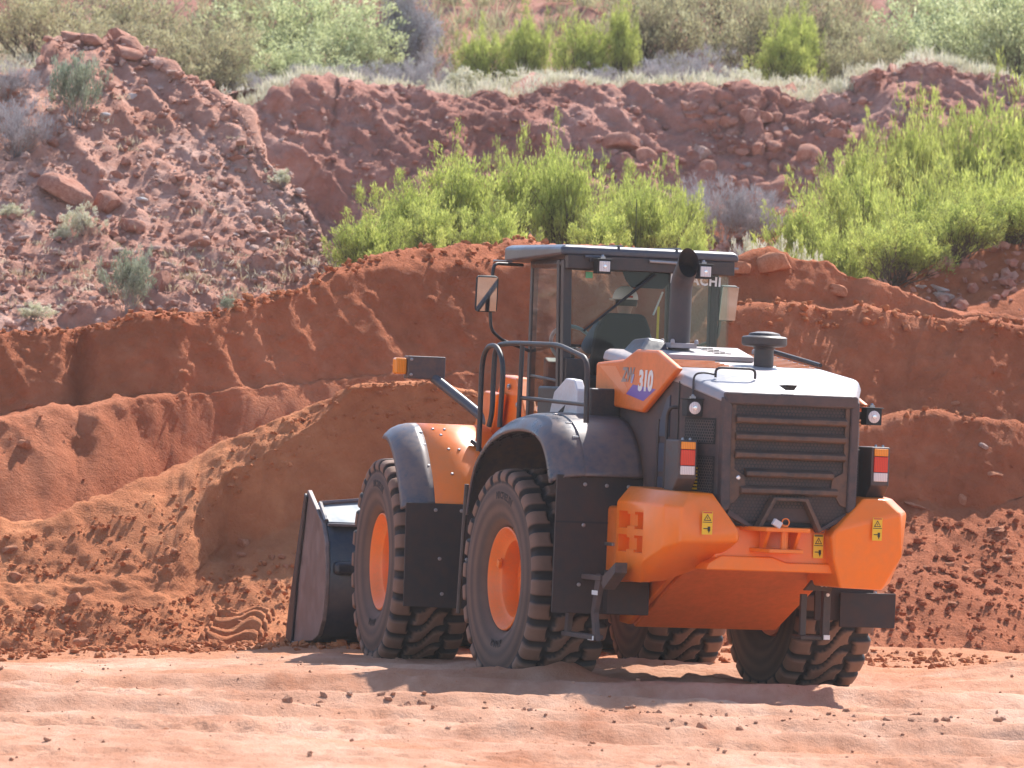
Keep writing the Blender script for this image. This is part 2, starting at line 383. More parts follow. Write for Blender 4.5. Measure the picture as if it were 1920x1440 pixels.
_, G_FACE = sheet('rock_face', [
    {'z': [(100, 97, 3.6), (640, 97.5, 3.8), (1400, 98, 4.2), (3400, 99, 4.4)]},
    {'p': [(100, 470), (450, 470), (640, 425), (900, 360), (1100, 330), (1280, 360), (1500, 370), (1700, 350), (3400, 350)], 'a': 38},
    {'p': [(100, 260), (300, 248), (420, 228), (448, 212), (470, 198), (500, 180), (600, 172), (800, 170), (1000, 166), (1250, 172), (1400, 176), (1550, 176), (1600, 142), (1640, 118), (1700, 112), (1760, 130), (1850, 140), (1920, 156), (3400, 170)],
     'a': [(100, 55), (430, 50), (450, 66), (600, 45), (900, 37), (1150, 36), (1300, 43), (1600, 41), (3400, 40)]},
    {'p': [(100, 252), (300, 240), (420, 220), (448, 203), (470, 190), (500, 172), (600, 164), (800, 163), (1000, 159), (1250, 164), (1400, 168), (1550, 168), (1600, 133), (1640, 110), (1700, 104), (1760, 124), (1850, 134), (1920, 150), (3400, 160)], 'a': 30},
    {'o': (.8, .02)}, {'o': (5, -.3)}], 100, 3400, 5, [34, 76, 6, 4, 6], dc, M['cliff'])
# shelf above the face and the hillside behind it
_, G_UP = sheet('upper_hillside', [
    {'z': [(-1500, 99, 6.0), (300, 101, 6.0), (600, 102.5, 6.6), (1500, 103, 6.7), (3400, 104, 6.8)]},
    {'z': [(-1500, 112, 7.2), (600, 112, 7.4), (1500, 112, 7.4), (3400, 112, 7.6)]},
    {'z': [(-1500, 150, 20), (3400, 150, 20)]}], -4000, 6000, 11, [30, 90],
    lambda G: lumps(G, .12, 1.2) + lumps(G, .5, .5, 4) + lumps(G, 2.2, .12, 3), M['cliff'])

# thin haze added mostly for the lens veil: one closed box round everything, the sky outside it
hz = bpy.data.materials.new('veil_haze'); hz.use_nodes = True; t = hz.node_tree; t.nodes.remove(t.nodes['Principled BSDF'])
pv = t.nodes.new('ShaderNodeVolumePrincipled'); pv.inputs['Color'].default_value = (.96, .93, .92, 1); pv.inputs['Density'].default_value = .00024; pv.inputs['Anisotropy'].default_value = .35
t.links.new(pv.outputs[0], t.nodes['Material Output'].inputs['Volume'])
_bm = bmesh.new(); bmesh.ops.create_cube(_bm, size=1)
for v in _bm.verts: v.co = Vector((v.co.x * 830, v.co.y * 830, -1.6 if v.co.z < 0 else 26))
_me = bpy.data.meshes.new('haze'); _bm.to_mesh(_me); _bm.free(); tag(link('haze', _me, hz), kind='stuff')

# ================================================================== WHEEL LOADER
TH, TH2, WB, TR = 0.3444, 0.2464, 3.4685, 1.122
def dusty(name, col, dust=(.20, .105, .065), amt=.5, rough=.45, scale=2.2, metal=0.0, coat=0.0, lo=.42, hi=.62, bumpy=0.0):
    m, t, b = new_mat(name)
    n = math_node(t, 'ADD', math_node(t, 'MULTIPLY', noise(t, scale, 6, .65), .6), math_node(t, 'MULTIPLY', noise(t, scale * 9, 4, .6), .4))
    r = t.nodes.new('ShaderNodeMapRange'); r.inputs['From Min'].default_value = lo; r.inputs['From Max'].default_value = hi
    r.inputs['To Max'].default_value = amt; t.links.new(n, r.inputs['Value']); f = r.outputs[0]
    # dust settles on faces that look up
    g = t.nodes.new('ShaderNodeNewGeometry'); sx = t.nodes.new('ShaderNodeSeparateXYZ'); t.links.new(g.outputs['Normal'], sx.inputs[0])
    t.links.new(mixc(t, f, col, dust), b.inputs['Base Color'])
    rr = math_node(t, 'ADD', math_node(t, 'MULTIPLY', f, .45), rough); t.links.new(rr, b.inputs['Roughness'])
    b.inputs['Metallic'].default_value = metal; b.inputs['Coat Weight'].default_value = coat; b.inputs['Coat Roughness'].default_value = .18
    if bumpy: bump(t, b, noise(t, 60, 3, .6), bumpy, .004)
    return m
ORG = (.90, .190, .005)
M['orange'] = dusty('orange_paint', ORG, (.60, .20, .06), .30, .30, 1.6, coat=.15)
M['orange_dirty'] = dusty('orange_paint_dusty', (.78, .165, .012), (.46, .18, .08), .42, .4, 2.0, coat=.15)
M['rimorange'] = dusty('rim_paint', (.85, .17, .012), (.5, .2, .08), .35, .38, 4)
M['plastic'] = dusty('dark_grey_plastic', (.040, .042, .052), (.17, .095, .065), .55, .42, 2.0, bumpy=.15)
M['gloss'] = dusty('grey_satin_paint', (.055, .06, .078), (.17, .11, .085), .35, .30, 2.2)
M['hoodtop'] = dusty('hood_glare_paint', (.30, .29, .31), (.50, .36, .30), .6, .33, 1.3)  # sun glare on the hood is put into the pale base and dust colours
M['stack'] = dusty('exhaust_steel', (.028, .027, .034), (.10, .06, .05), .4, .4, 2)
M['fender'] = dusty('grey_fender_plastic', (.060, .066, .085), (.24, .14, .10), .60, .26, 1.7, lo=.40, hi=.60)
M['dustyplastic'] = dusty('dust_covered_plastic', (.030, .029, .035), (.16, .098, .08), .6, .55, 1.4, lo=.36, hi=.56)
M['black'] = dusty('black_metal', (.018, .019, .024), (.13, .07, .045), .4, .45, 3)
M['flap'] = dusty('black_rubber_flap', (.016, .015, .018), (.085, .048, .038), .6, .6, 1.2)
M['frame'] = dusty('cab_frame_paint', (.035, .028, .028), (.12, .065, .045), .4, .4, 2.5)
M['bucket'] = dusty('blue_black_steel', (.012, .018, .032), (.10, .07, .06), .35, .3, 2, metal=.3)
M['bucketside'] = dusty('worn_steel_plate', (.10, .08, .08), (.36, .26, .23), .55, .4, .9, metal=.35, lo=.4, hi=.6)
M['ventblue'] = dusty('blue_grey_mesh', (.035, .045, .075), (.12, .09, .08), .3, .5, 2)
M['guard'] = dusty('sky_tinted_steel', (.14, .19, .22), (.25, .22, .2), .3, .3, 2)  # sky reflection on the spill guard is put into the pale blue base
M['slat'] = dusty('louvre_bar', (.035, .029, .028), (.21, .11, .068), .62, .5, 3, lo=.34, hi=.54)
M['steel'] = dusty('worn_steel', (.35, .35, .36), (.35, .22, .16), .5, .3, 5, metal=.8)
M['white'] = dusty('off_white_plastic', (.62, .62, .65), (.5, .36, .28), .3, .4, 3)
M['seat'] = dusty('dark_seat_fabric', (.012, .012, .014), (.05, .04, .035), .2, .8, 6)
def plain(name, col, rough=.5, metal=0, emis=None, trans=0, spec=.5):
    m, t, b = new_mat(name); b.inputs['Base Color'].default_value = (*col, 1); b.inputs['Roughness'].default_value = rough
    b.inputs['Metallic'].default_value = metal; b.inputs['Transmission Weight'].default_value = trans
    n = noise(t, 30, 3); t.links.new(mixc(t, math_node(t, 'MULTIPLY', n, .25), col, tuple(c * .6 for c in col)), b.inputs['Base Color'])
    return m
def lens(name, col, sc=220):
    m, t, b = new_mat(name); b.inputs['Roughness'].default_value = .22
    w = t.nodes.new('ShaderNodeTexWave'); w.inputs['Scale'].default_value = sc / 10; tc = t.nodes.new('ShaderNodeTexCoord'); t.links.new(tc.outputs['Object'], w.inputs[0])
    t.links.new(mixc(t, math_node(t, 'MULTIPLY', w.outputs['Fac'], .45), col, tuple(c * .45 for c in col)), b.inputs['Base Color'])
    return m
M['amber'] = lens('amber_lens', (.95, .30, .02)); M['red'] = lens('red_lens', (.75, .04, .015)); M['clear'] = lens('clear_lens', (.80, .72, .70))
M['reflector'] = plain('lamp_reflector', (.85, .85, .88), .12, .6)
M['rubber'] = plain('rubber_black', (.015, .015, .017), .7)
M['yellow'] = plain('sticker_yellow', (.85, .52, .02), .5); M['ink'] = plain('sticker_ink', (.02, .02, .02), .6)
M['decalwhite'] = plain('decal_white', (.80, .80, .78), .4); M['decalgrey'] = plain('decal_grey', (.30, .23, .22), .4); M['purple'] = plain('decal_purple', (.17, .09, .42), .4)
M['decalblue'] = plain('decal_blue', (.35, .38, .62), .4)
M['stickerred'] = plain('sticker_red', (.6, .06, .03), .5)
M['mirror'] = plain('mirror_glass', (.38, .40, .43), .03, 1.0)
M['skin'] = plain('skin', (.42, .22, .15), .55); M['capwhite'] = plain('cap_cloth', (.75, .74, .72), .85); M['hair'] = plain('short_hair', (.05, .035, .025), .9)
M['shirt'] = plain('blue_grey_shirt', (.10, .13, .18), .9); M['jeans'] = plain('trousers', (.06, .08, .12), .9)
M['wheelrim'] = plain('steering_rim', (.25, .33, .33), .3)
M['hi'] = plain('yellow_strap', (.75, .55, .05), .6)
def glass_mat(name, tint, refl=.06, hazy=.05):
    m = bpy.data.materials.new(name); m.use_nodes = True; t = m.node_tree; t.nodes.clear()
    o = t.nodes.new('ShaderNodeOutputMaterial'); tr = t.nodes.new('ShaderNodeBsdfTransparent'); gl = t.nodes.new('ShaderNodeBsdfGlossy')
    df = t.nodes.new('ShaderNodeBsdfDiffuse'); tr.inputs[0].default_value = (*tint, 1); gl.inputs['Roughness'].default_value = .02
    df.inputs[0].default_value = (.42, .36, .32, 1)
    fr = t.nodes.new('ShaderNodeLayerWeight'); fr.inputs[0].default_value = .5
    mx = t.nodes.new('ShaderNodeMixShader'); m2 = t.nodes.new('ShaderNodeMixShader')
    t.links.new(math_node(t, 'ADD', math_node(t, 'MULTIPLY', math_node(t, 'POWER', fr.outputs['Facing'], 4), .7), refl), mx.inputs[0]); t.links.new(tr.outputs[0], mx.inputs[1]); t.links.new(gl.outputs[0], mx.inputs[2])
    n = noise(t, 2.2, 4); t.links.new(math_node(t, 'MULTIPLY', n, hazy), m2.inputs[0]); t.links.new(mx.outputs[0], m2.inputs[1]); t.links.new(df.outputs[0], m2.inputs[2])
    t.links.new(m2.outputs[0], o.inputs[0]); return m
M['glass'] = glass_mat('cab_glass', (.76, .82, .80), .025, .035)

# tyre rubber: dust on the worn faces, dark grooves
m, t, b = new_mat('tyre_rubber'); at_ = t.nodes.new('ShaderNodeAttribute'); at_.attribute_name = 'wear'
nz = noise(t, 5, 6, .65)
f = math_node(t, 'MULTIPLY', at_.outputs['Fac'], math_node(t, 'ADD', math_node(t, 'MULTIPLY', nz, .7), .55))
t.links.new(mixc(t, f, (.014, .014, .017), (.30, .165, .11)), b.inputs['Base Color']); b.inputs['Roughness'].default_value = .8
bump(t, b, noise(t, 40, 4), .3, .006); M['tyre'] = m

loader = link('wheel_loader', None)
tag(loader, 'orange and dark grey articulated wheel loader parked facing the dirt banks, seen from behind', 'wheel loader')
loader.rotation_euler = (0, 0, TH)
def place(o, fr):
    if fr == 'F': o.location = (0, WB / 2, 0); o.rotation_euler = (0, 0, TH2 - TH)
    return o
SMALL = ('tower_pins', 'lamp_bolt', 'fender_clip', 'fender_bolt', 'flap_bolt', 'reflector_tab', 'hazard_strip', 'vent_slots', 'grease_nipple', 'guard_rim')
def fin(name, bm_or_me, mat, fr='R', parent=None, bevel=0.0, seg=2, smooth=True, sharp=None):
    if isinstance(bm_or_me, bmesh.types.BMesh):
        bmesh.ops.recalc_face_normals(bm_or_me, faces=bm_or_me.faces)
        me = bpy.data.meshes.new(name); bm_or_me.to_mesh(me); bm_or_me.free()
    else: me = bm_or_me
    o = link(name, me, mat, parent or loader)
    if name in SMALL: o['kind'] = 'stuff'
    if smooth:
        me.polygons.foreach_set('use_smooth', [True] * len(me.polygons))
        if not bevel: me.set_sharp_from_angle(angle=math.radians(sharp or 38))
    if bevel:
        md = o.modifiers.new('bevel', 'BEVEL'); md.width = bevel; md.segments = seg; md.limit_method = 'ANGLE'; md.angle_limit = math.radians(25); md.harden_normals = True
    if parent is None: place(o, fr)
    return o
def bbox(bm, x0, x1, y0, y1, z0, z1, rot=None, piv=None):
    vs = [bm.verts.new((x, y, z)) for x in (x0, x1) for y in (y0, y1) for z in (z0, z1)]
    for f in ((0, 1, 3, 2), (4, 6, 7, 5), (0, 4, 5, 1), (2, 3, 7, 6), (0, 2, 6, 4), (1, 5, 7, 3)): bm.faces.new([vs[i] for i in f])
    if rot: bmesh.ops.rotate(bm, verts=vs, cent=piv or ((x0 + x1) / 2, (y0 + y1) / 2, (z0 + z1) / 2), matrix=rot)
    return vs
def box(name, x0, x1, y0, y1, z0, z1, mat, fr='R', parent=None, bevel=.01, rot=None, piv=None):
    bm = bmesh.new(); bbox(bm, x0, x1, y0, y1, z0, z1, rot, piv); return fin(name, bm, mat, fr, parent, bevel)
def bprism(bm, pts, ax, a, b_):
    def P(p, c): return {'x': (c, p[0], p[1]), 'y': (p[0], c, p[1]), 'z': (p[0], p[1], c)}[ax]
    A = [bm.verts.new(P(p, a)) for p in pts]; B = [bm.verts.new(P(p, b_)) for p in pts]
    bm.faces.new(A); bm.faces.new(B[::-1])
    for i in range(len(pts)): j = (i + 1) % len(pts); bm.faces.new([A[i], B[i], B[j], A[j]])
    return A + B
def prism(name, pts, ax, a, b_, mat, fr='R', parent=None, bevel=.01, seg=2):
    bm = bmesh.new(); bprism(bm, pts, ax, a, b_); return fin(name, bm, mat, fr, parent, bevel, seg)
def hullmesh(pts):
    bm = bmesh.new()
    for p in pts: bm.verts.new(p)
    r = bmesh.ops.convex_hull(bm, input=bm.verts)
    loose = [v for v in bm.verts if not v.link_faces]
    bmesh.ops.delete(bm, geom=loose, context='VERTS')
    bmesh.ops.dissolve_limit(bm, angle_limit=math.radians(4), verts=bm.verts, edges=bm.edges)
    return bm
def hull(name, pts, mat, fr='R', parent=None, bevel=.03, seg=3): return fin(name, hullmesh(pts), mat, fr, parent, bevel, seg)
def fillet(path, r, n=5):
    if r <= 0 or len(path) < 3: return [Vector(p) for p in path]
    P = [Vector(p) for p in path]; out = [P[0]]
    for i in range(1, len(P) - 1):
        a, b_, c = P[i - 1], P[i], P[i + 1]
        ra = min(r, (a - b_).length * .49); rc = min(r, (c - b_).length * .49)
        p0 = b_ + (a - b_).normalized() * ra; p2 = b_ + (c - b_).normalized() * rc
        for k in range(n + 1):
            s = k / n; out.append(p0 * (1 - s) ** 2 + b_ * 2 * s * (1 - s) + p2 * s * s)
    out.append(P[-1]); return out
def btube(bm, path, r, n=10, fr_=0.0, closed=False):
    P = fillet(path, fr_); rings = []; up = None
    rad = r if callable(r) else (lambda s: r)
    for i, p in enumerate(P):
        d = ((P[min(i + 1, len(P) - 1)] - P[max(i - 1, 0)]) if not closed else (P[(i + 1) % len(P)] - P[i - 1])).normalized()
        if up is None: up = Vector((0, 0, 1)) if abs(d.z) < .9 else Vector((1, 0, 0))
        s = d.cross(up).normalized(); up = s.cross(d).normalized(); rr = rad(i / max(1, len(P) - 1))
        rings.append([bm.verts.new(p + (s * math.cos(2 * math.pi * k / n) + up * math.sin(2 * math.pi * k / n)) * rr) for k in range(n)])
    pr = list(zip(rings, rings[1:])) + ([(rings[-1], rings[0])] if closed else [])
    for A, B in pr:
        for k in range(n): bm.faces.new([A[k], A[(k + 1) % n], B[(k + 1) % n], B[k]])
    if not closed: bm.faces.new(rings[0][::-1]); bm.faces.new(rings[-1])
def tube(name, path, r, mat, fr='R', parent=None, n=10, fl=0.0, closed=False):
    bm = bmesh.new(); btube(bm, path, r, n, fl, closed); return fin(name, bm, mat, fr, parent, 0, sharp=50)
def blathe(bm, prof, origin, axis='z', n=32):
    """prof: (r, h) along the axis"""
    O = Vector(origin); rings = []
    for r, h in prof:
        ring = []
        for k in range(n):
            c, s = math.cos(2 * math.pi * k / n) * r, math.sin(2 * math.pi * k / n) * r
            ring.append(bm.verts.new(O + Vector({'z': (c, s, h), 'x': (h, c, s), 'y': (c, h, s)}[axis])))
        rings.append(ring)
    for A, B in zip(rings, rings[1:]):
        for k in range(n): bm.faces.new([A[k], A[(k + 1) % n], B[(k + 1) % n], B[k]])
    if prof[0][0] > 1e-4: bm.faces.new(rings[0][::-1])
    if prof[-1][0] > 1e-4: bm.faces.new(rings[-1])
    bmesh.ops.remove_doubles(bm, verts=bm.verts, dist=1e-5)
def lathe(name, prof, origin, axis, mat, fr='R', parent=None, n=32, sharp=30):
    bm = bmesh.new(); blathe(bm, prof, origin, axis, n); return fin(name, bm, mat, fr, parent, 0, sharp=sharp)
def bolts(bm, pts, axis, r=.016, h=.014):
    """round bolt heads; axis is the outward unit vector"""
    ax = Vector(axis); up = Vector((0, 0, 1)) if abs(ax.z) < .9 else Vector((1, 0, 0)); s = ax.cross(up).normalized(); q = s.cross(ax)
    for p in pts:
        p = Vector(p); rr = []
        for (rad, hh) in ((r, -.004), (r, h * .6), (r * .6, h)):
            rr.append([bm.verts.new(p + ax * hh + (s * math.cos(k * math.pi / 4) + q * math.sin(k * math.pi / 4)) * rad) for k in range(8)])
        for A, B in zip(rr, rr[1:]):
            for k in range(8): bm.faces.new([A[k], A[(k + 1) % 8], B[(k + 1) % 8], B[k]])
        bm.faces.new(rr[-1])
def strip(name, rows, mat, fr='R', parent=None, thick=.02, n_s=1):
    """sheet through rows of points, given a thickness"""
    V = np.array(rows, float); nr, nc = V.shape[:2]
    o = fin(name, np_mesh(name, V.reshape(-1, 3), grid_faces(nr, nc)), mat, fr, parent, sharp=40)
    md = o.modifiers.new('solid', 'SOLIDIFY'); md.thickness = thick; md.offset = 0
    return o
def smooth_curve(P, n=6):
    P = [Vector((*p, 0)) if len(p) == 2 else Vector(p) for p in P]; out = []
    for i in range(len(P) - 1):
        p0 = P[max(i - 1, 0)]; p1 = P[i]; p2 = P[i + 1]; p3 = P[min(i + 2, len(P) - 1)]
        for k in range(n):
            t_ = k / n
            out.append(.5 * ((2 * p1) + (p2 - p0) * t_ + (2 * p0 - 5 * p1 + 4 * p2 - p3) * t_ ** 2 + (3 * p1 - p0 - 3 * p2 + p3) * t_ ** 3))
    out.append(P[-1]); return out
DG = None
def bake(o):
    """fix the modifiers of a freshly built part into its mesh"""
    dg = bpy.context.evaluated_depsgraph_get(); me = bpy.data.meshes.new_from_object(o.evaluated_get(dg)); o.modifiers.clear(); o.data = me
    return o
def text_mesh(name, body, size, mat, parent, matrix, extr=.002, shear=0.0, offset=0.0, spacing=1.0):
    cu = bpy.data.curves.new(name, 'FONT'); cu.body = body; cu.size = size; cu.extrude = extr; cu.shear = shear; cu.offset = offset; cu.space_character = spacing
    cu.align_x = 'CENTER'; cu.align_y = 'CENTER'; cu.resolution_u = 3
    tmp = bpy.data.objects.new('tmp_text', cu); COL.objects.link(tmp)
    me = bpy.data.meshes.new_from_object(tmp.evaluated_get(bpy.context.evaluated_depsgraph_get())); bpy.data.objects.remove(tmp); bpy.data.curves.remove(cu)
    me.transform(matrix); me.name = name
    return link(name, me, mat, parent)
def basis(origin, xd, yd):
    x = Vector(xd).normalized(); y = Vector(yd).normalized(); z = x.cross(y)
    return Matrix(((x.x, y.x, z.x, origin[0]), (x.y, y.y, z.y, origin[1]), (x.z, y.z, z.z, origin[2]), (0, 0, 0, 1)))

# ------------------------------------------------------------------ wheels
def tyre_mesh():
    half = [(.225, .400), (.262, .425), (.300, .470), (.322, .530), (.334, .600), (.336, .660), (.330, .715), (.318, .760),
            (.312, .785), (.304, .806), (.286, .822), (.25, .828), (.20, .832), (.10, .836), (0, .838)]
    cur = smooth_curve(half, 4); prof = [(p.x, p.y) for p in cur]
    prof = prof + [(-x, r) for x, r in prof[-2::-1]]
    prof = np.array(prof); seg = np.linalg.norm(np.diff(prof, axis=0), axis=1); s = np.r_[0, np.cumsum(seg)]
    ns = 92; ss = np.linspace(0, s[-1], ns)
    # denser over the tread
    X = np.interp(ss, s, prof[:, 0]); R = np.interp(ss, s, prof[:, 1])
    nx = np.gradient(R); nr_ = -np.gradient(X); L = np.hypot(nx, nr_); nx = nx / L * -1; nr_ = nr_ / L * -1
    flip = np.sign(nr_[ns // 2]); nx *= flip; nr_ *= flip
    NL = 28; na = NL * 16; A = np.arange(na) / na * 2 * math.pi; ph = A / (2 * math.pi) * NL
    PH, XX = np.meshgrid(ph, X, indexing='ij'); _, RR = np.meshgrid(ph, R, indexing='ij')
    t_ = XX / .30
    def ss_(e0, e1, v): q = np.clip((v - e0) / (e1 - e0), 0, 1); return q * q * (3 - 2 * q)
    def bar(p, w, e=.09): f = p - np.floor(p); d = np.abs(f - .5); return 1 - ss_(w / 2 - e / 2, w / 2 + e / 2, d)
    S = .55 * np.tanh(t_ * 6.0)
    edge = .455 + .06 * np.cos(2 * math.pi * (PH - S))
    centre = bar(PH + S, .68) * (1 - ss_(edge - .035, edge + .02, np.abs(t_)))
    e2 = .59 + .05 * np.cos(2 * math.pi * (PH - S))
    should = bar(PH + .5 + np.sign(t_) * .55, .68) * ss_(e2 - .04, e2 + .01, np.abs(t_)) * ss_(.752, .772, RR)
    mask = np.maximum(centre, should); mask = np.where(RR > .75, mask, 0)
    h = mask * np.where(RR > .82, .040, .040 * np.clip((RR - .74) / .08, .25, 1))
    # rings moulded into the sidewall
    sw = RR < .75; h += np.where(sw, .0035 * np.sin(RR * 190) * np.exp(-((RR - .70) / .045) ** 2) + .006 * np.exp(-((RR - .475) / .006) ** 2) + .004 * np.exp(-((RR - .615) / .004) ** 2), 0)
    NX, NR = np.broadcast_to(nx, h.shape), np.broadcast_to(nr_, h.shape)
    PX = XX + NX * h; PR = RR + NR * h
    AA = A[:, None]; V = np.stack([PX, PR * np.cos(AA), PR * np.sin(AA)], -1)
    me = np_mesh('tyre', V.reshape(-1, 3), np.concatenate([grid_faces(na, ns), ]), True)
    # close the ring
    F = grid_faces(na, ns); j = np.arange(ns - 1); last = np.stack([(na - 1) * ns + j, (na - 1) * ns + j + 1, j + 1, j], -1)
    me = np_mesh('tyre', V.reshape(-1, 3), np.concatenate([F, last]), True)
    w = np.where(sw, .34 + .12 * np.sin(RR * 60), .02 + .72 * ss_(.75, 1.0, mask))
    w = np.where((RR >= .75) & (mask < .3), .03, w)
    a = me.attributes.new('wear', 'FLOAT', 'POINT'); a.data.foreach_set('value', w.astype(np.float32).ravel())
    me.materials.append(M['tyre']); return me
TYRE = tyre_mesh()
def ring_text(body, r0, a0, size, x):
    cu = bpy.data.curves.new('t', 'FONT'); cu.body = body; cu.size = size; cu.extrude = .004; cu.offset = .003; cu.align_x = 'CENTER'; cu.align_y = 'CENTER'; cu.resolution_u = 2; cu.space_character = 1.15
    tmp = bpy.data.objects.new('t', cu); COL.objects.link(tmp); me = bpy.data.meshes.new_from_object(tmp.evaluated_get(bpy.context.evaluated_depsgraph_get())); bpy.data.objects.remove(tmp)
    for v in me.vertices:
        a = a0 - v.co.x / r0 if True else 0; r = r0 + v.co.y
        v.co = Vector((x - v.co.z, -r * math.sin(-(a)), r * math.cos(a))) if False else Vector((x - v.co.z, r * math.sin(a), r * math.cos(a)))
    return me
def wheel(loc, fr, side):
    """outer face towards -x for side=-1"""
    bm = bmesh.new()
    blathe(bm, [(.0, -.10), (.10, -.105), (.135, -.085), (.15, -.05), (.29, -.045), (.295, -.06), (.0, -.06)][:6] + [(.300, .0), (.0, .0)], (0, 0, 0), 'x', 48)
    for k in range(16):
        a = k * math.pi / 8; bolts(bm, [(-.052, .215 * math.cos(a), .215 * math.sin(a))], (-1, 0, 0), .014, .02)
    w = fin('wheel', bm, M['rimorange'], parent=loader, sharp=35)
    if fr == 'F':
        q = Matrix.Translation((0, WB / 2, 0)) @ Matrix.Rotation(TH2 - TH, 4, 'Z') @ Matrix.Translation(loc); rz = TH2 - TH
        w.location = q.translation
    else: w.location = loc; rz = 0
    w.rotation_euler = (random.uniform(0, 6), 0, rz + (math.pi if side > 0 else 0))
    rx = w.rotation_euler[0]
    ty = link('tyre', TYRE, None, w)
    rim = lathe('rim', [(.285, -.06), (.292, -.16), (.305, -.185), (.335, -.20), (.352, -.225), (.372, -.245), (.385, -.262), (.398, -.272), (.408, -.268), (.41, -.25), (.405, -.22), (.40, .22), (.39, .25), (.3, .2), (.29, 0)], (0, 0, 0), 'x', M['rimorange'], parent=w, n=64)
    bm = bmesh.new(); bbox(bm, -.235, -.205, -.03, .03, -.325, -.27); bbox(bm, -.22, -.20, -.045, .045, -.312, -.295); fin('valve_guard', bm, M['orange'], parent=w, bevel=.006)
    return w, rx
WZ = .79
for (fr, u, sd_) in (('R', 0, -1), ('R', 0, 1), ('F', WB / 2, -1), ('F', WB / 2, 1)):
    w, rx = wheel((sd_ * (TR + .0), u, WZ), fr, sd_)
    if sd_ < 0:
        me = ring_text('MICHELIN', .655, 0, .075, -.334); me2 = ring_text('XHA2', .52, 0, .085, -.322)
        # letters stand upright at the top and at the foot whatever way the wheel has rolled
        for m_, name, a in ((me, 'moulded_lettering', .15), (me2, 'moulded_lettering', math.pi)):
            m_.transform(Matrix.Rotation(-rx + a, 4, 'X')); o = link(name, m_, M['tyre'], w)
            at2 = m_.attributes.new('wear', 'FLOAT', 'POINT'); at2.data.foreach_set('value', [.05] * len(m_.vertices))

# ------------------------------------------------------------------ chassis and axles
bm = bmesh.new()
bbox(bm, -.46, .46, -.8, 1.55, .72, 1.30); bbox(bm, -.30, .30, 1.2, 1.75, .60, 1.5)
fin('rear_frame', bm, M['black'], bevel=.03)
bm = bmesh.new(); btube(bm, [(-.85, 0, WZ), (.85, 0, WZ)], .17, 20); blathe(bm, [(.0, -.42), (.25, -.38), (.33, -.2), (.33, .2), (.25, .38), (0, .42)], (0, .02, WZ - .02), 'x', 24)
fin('rear_axle', bm, M['black'])
bm = bmesh.new(); btube(bm, [(-.85, WB / 2, WZ), (.85, WB / 2, WZ)], .17, 20); blathe(bm, [(0, -.42), (.25, -.38), (.33, -.2), (.33, .2), (.25, .38), (0, .42)], (0, WB / 2, WZ - .02), 'x', 24)
fin('front_axle', bm, M['black'], 'F')
bm = bmesh.new(); bbox(bm, -.42, .42, .0, 2.5, .75, 1.35); bbox(bm, -.70, .70, 1.15, 2.1, 1.15, 1.55)
fin('front_frame', bm, M['orange_dirty'], 'F', bevel=.03)
for s in (-1, 1):
    prism('loader_tower', [(.75, 1.2), (.85, 2.1), (1.15, 2.38), (1.62, 2.40), (1.85, 2.2), (2.15, 1.5), (2.2, 1.2)], 'x', s * .30, s * .43, M['orange'], 'F', bevel=.02)
    arm = [(1.30, 2.24), (1.75, 2.26), (2.45, 1.62), (3.05, .82), (3.20, .52), (3.05, .36), (2.78, .50), (2.15, 1.30), (1.4, 2.0)]
    prism('lift_arm', arm, 'x', s * .46, s * .55, M['orange'], 'F', bevel=.02)
    tube('lift_cylinder', [(s * .36, 1.2, 1.25), (s * .36, 2.5, 1.35)], .08, M['black'], 'F', n=14)
prism('bell_crank', [(2.3, 1.0), (2.1, 1.9), (2.25, 2.15), (2.45, 2.1), (2.6, 1.5), (2.75, .8)], 'x', -.09, .09, M['orange'], 'F', bevel=.02)
tube('tilt_cylinder', [(0, 1.2, 2.05), (0, 2.25, 2.05)], .085, M['steel'], 'F', n=14)
bm = bmesh.new()
for (x, y, z) in ((-.445, .98, 2.15), (-.445, 1.3, 2.3), (-.445, 1.55, 2.25), (-.445, 1.2, 1.9), (-.445, 1.6, 1.8)): bolts(bm, [(x, y, z)], (-1, 0, 0), .025, .02)
fin('tower_pins', bm, M['steel'], 'F')

# ------------------------------------------------------------------ bucket
prof = [(4.02, 1.31), (3.74, 1.20), (3.40, 1.06), (3.26, .92), (3.19, .76), (3.17, .58), (3.19, .40), (3.25, .24), (3.38, .12), (3.6, .06), (4.35, .0)]
low = smooth_curve(prof[2:], 3)
bk = strip('bucket', [[(v, p.x, p.y) for v in np.linspace(-1.50, 1.50, 7)] for p in low], M['bucket'], 'F', thick=.03)
for s in (-1, 1):
    sp_ = prism('side_plate', [(4.02, 1.33), (3.39, 1.06), (3.235, .90), (3.165, .66), (3.17, .42), (3.24, .22), (3.37, .09), (3.6, .03), (4.58, -.03), (4.50, .25), (4.2, .9)], 'x', s * 1.50, s * 1.54, M['bucketside'], 'F', bk, bevel=.008)
    prism('side_cutter', [(4.04, 1.30), (3.97, 1.27), (4.22, .55), (4.34, -.02), (4.60, -.04), (4.50, .28)], 'x', s * 1.541, s * 1.565, M['black'], 'F', bk, bevel=.008)
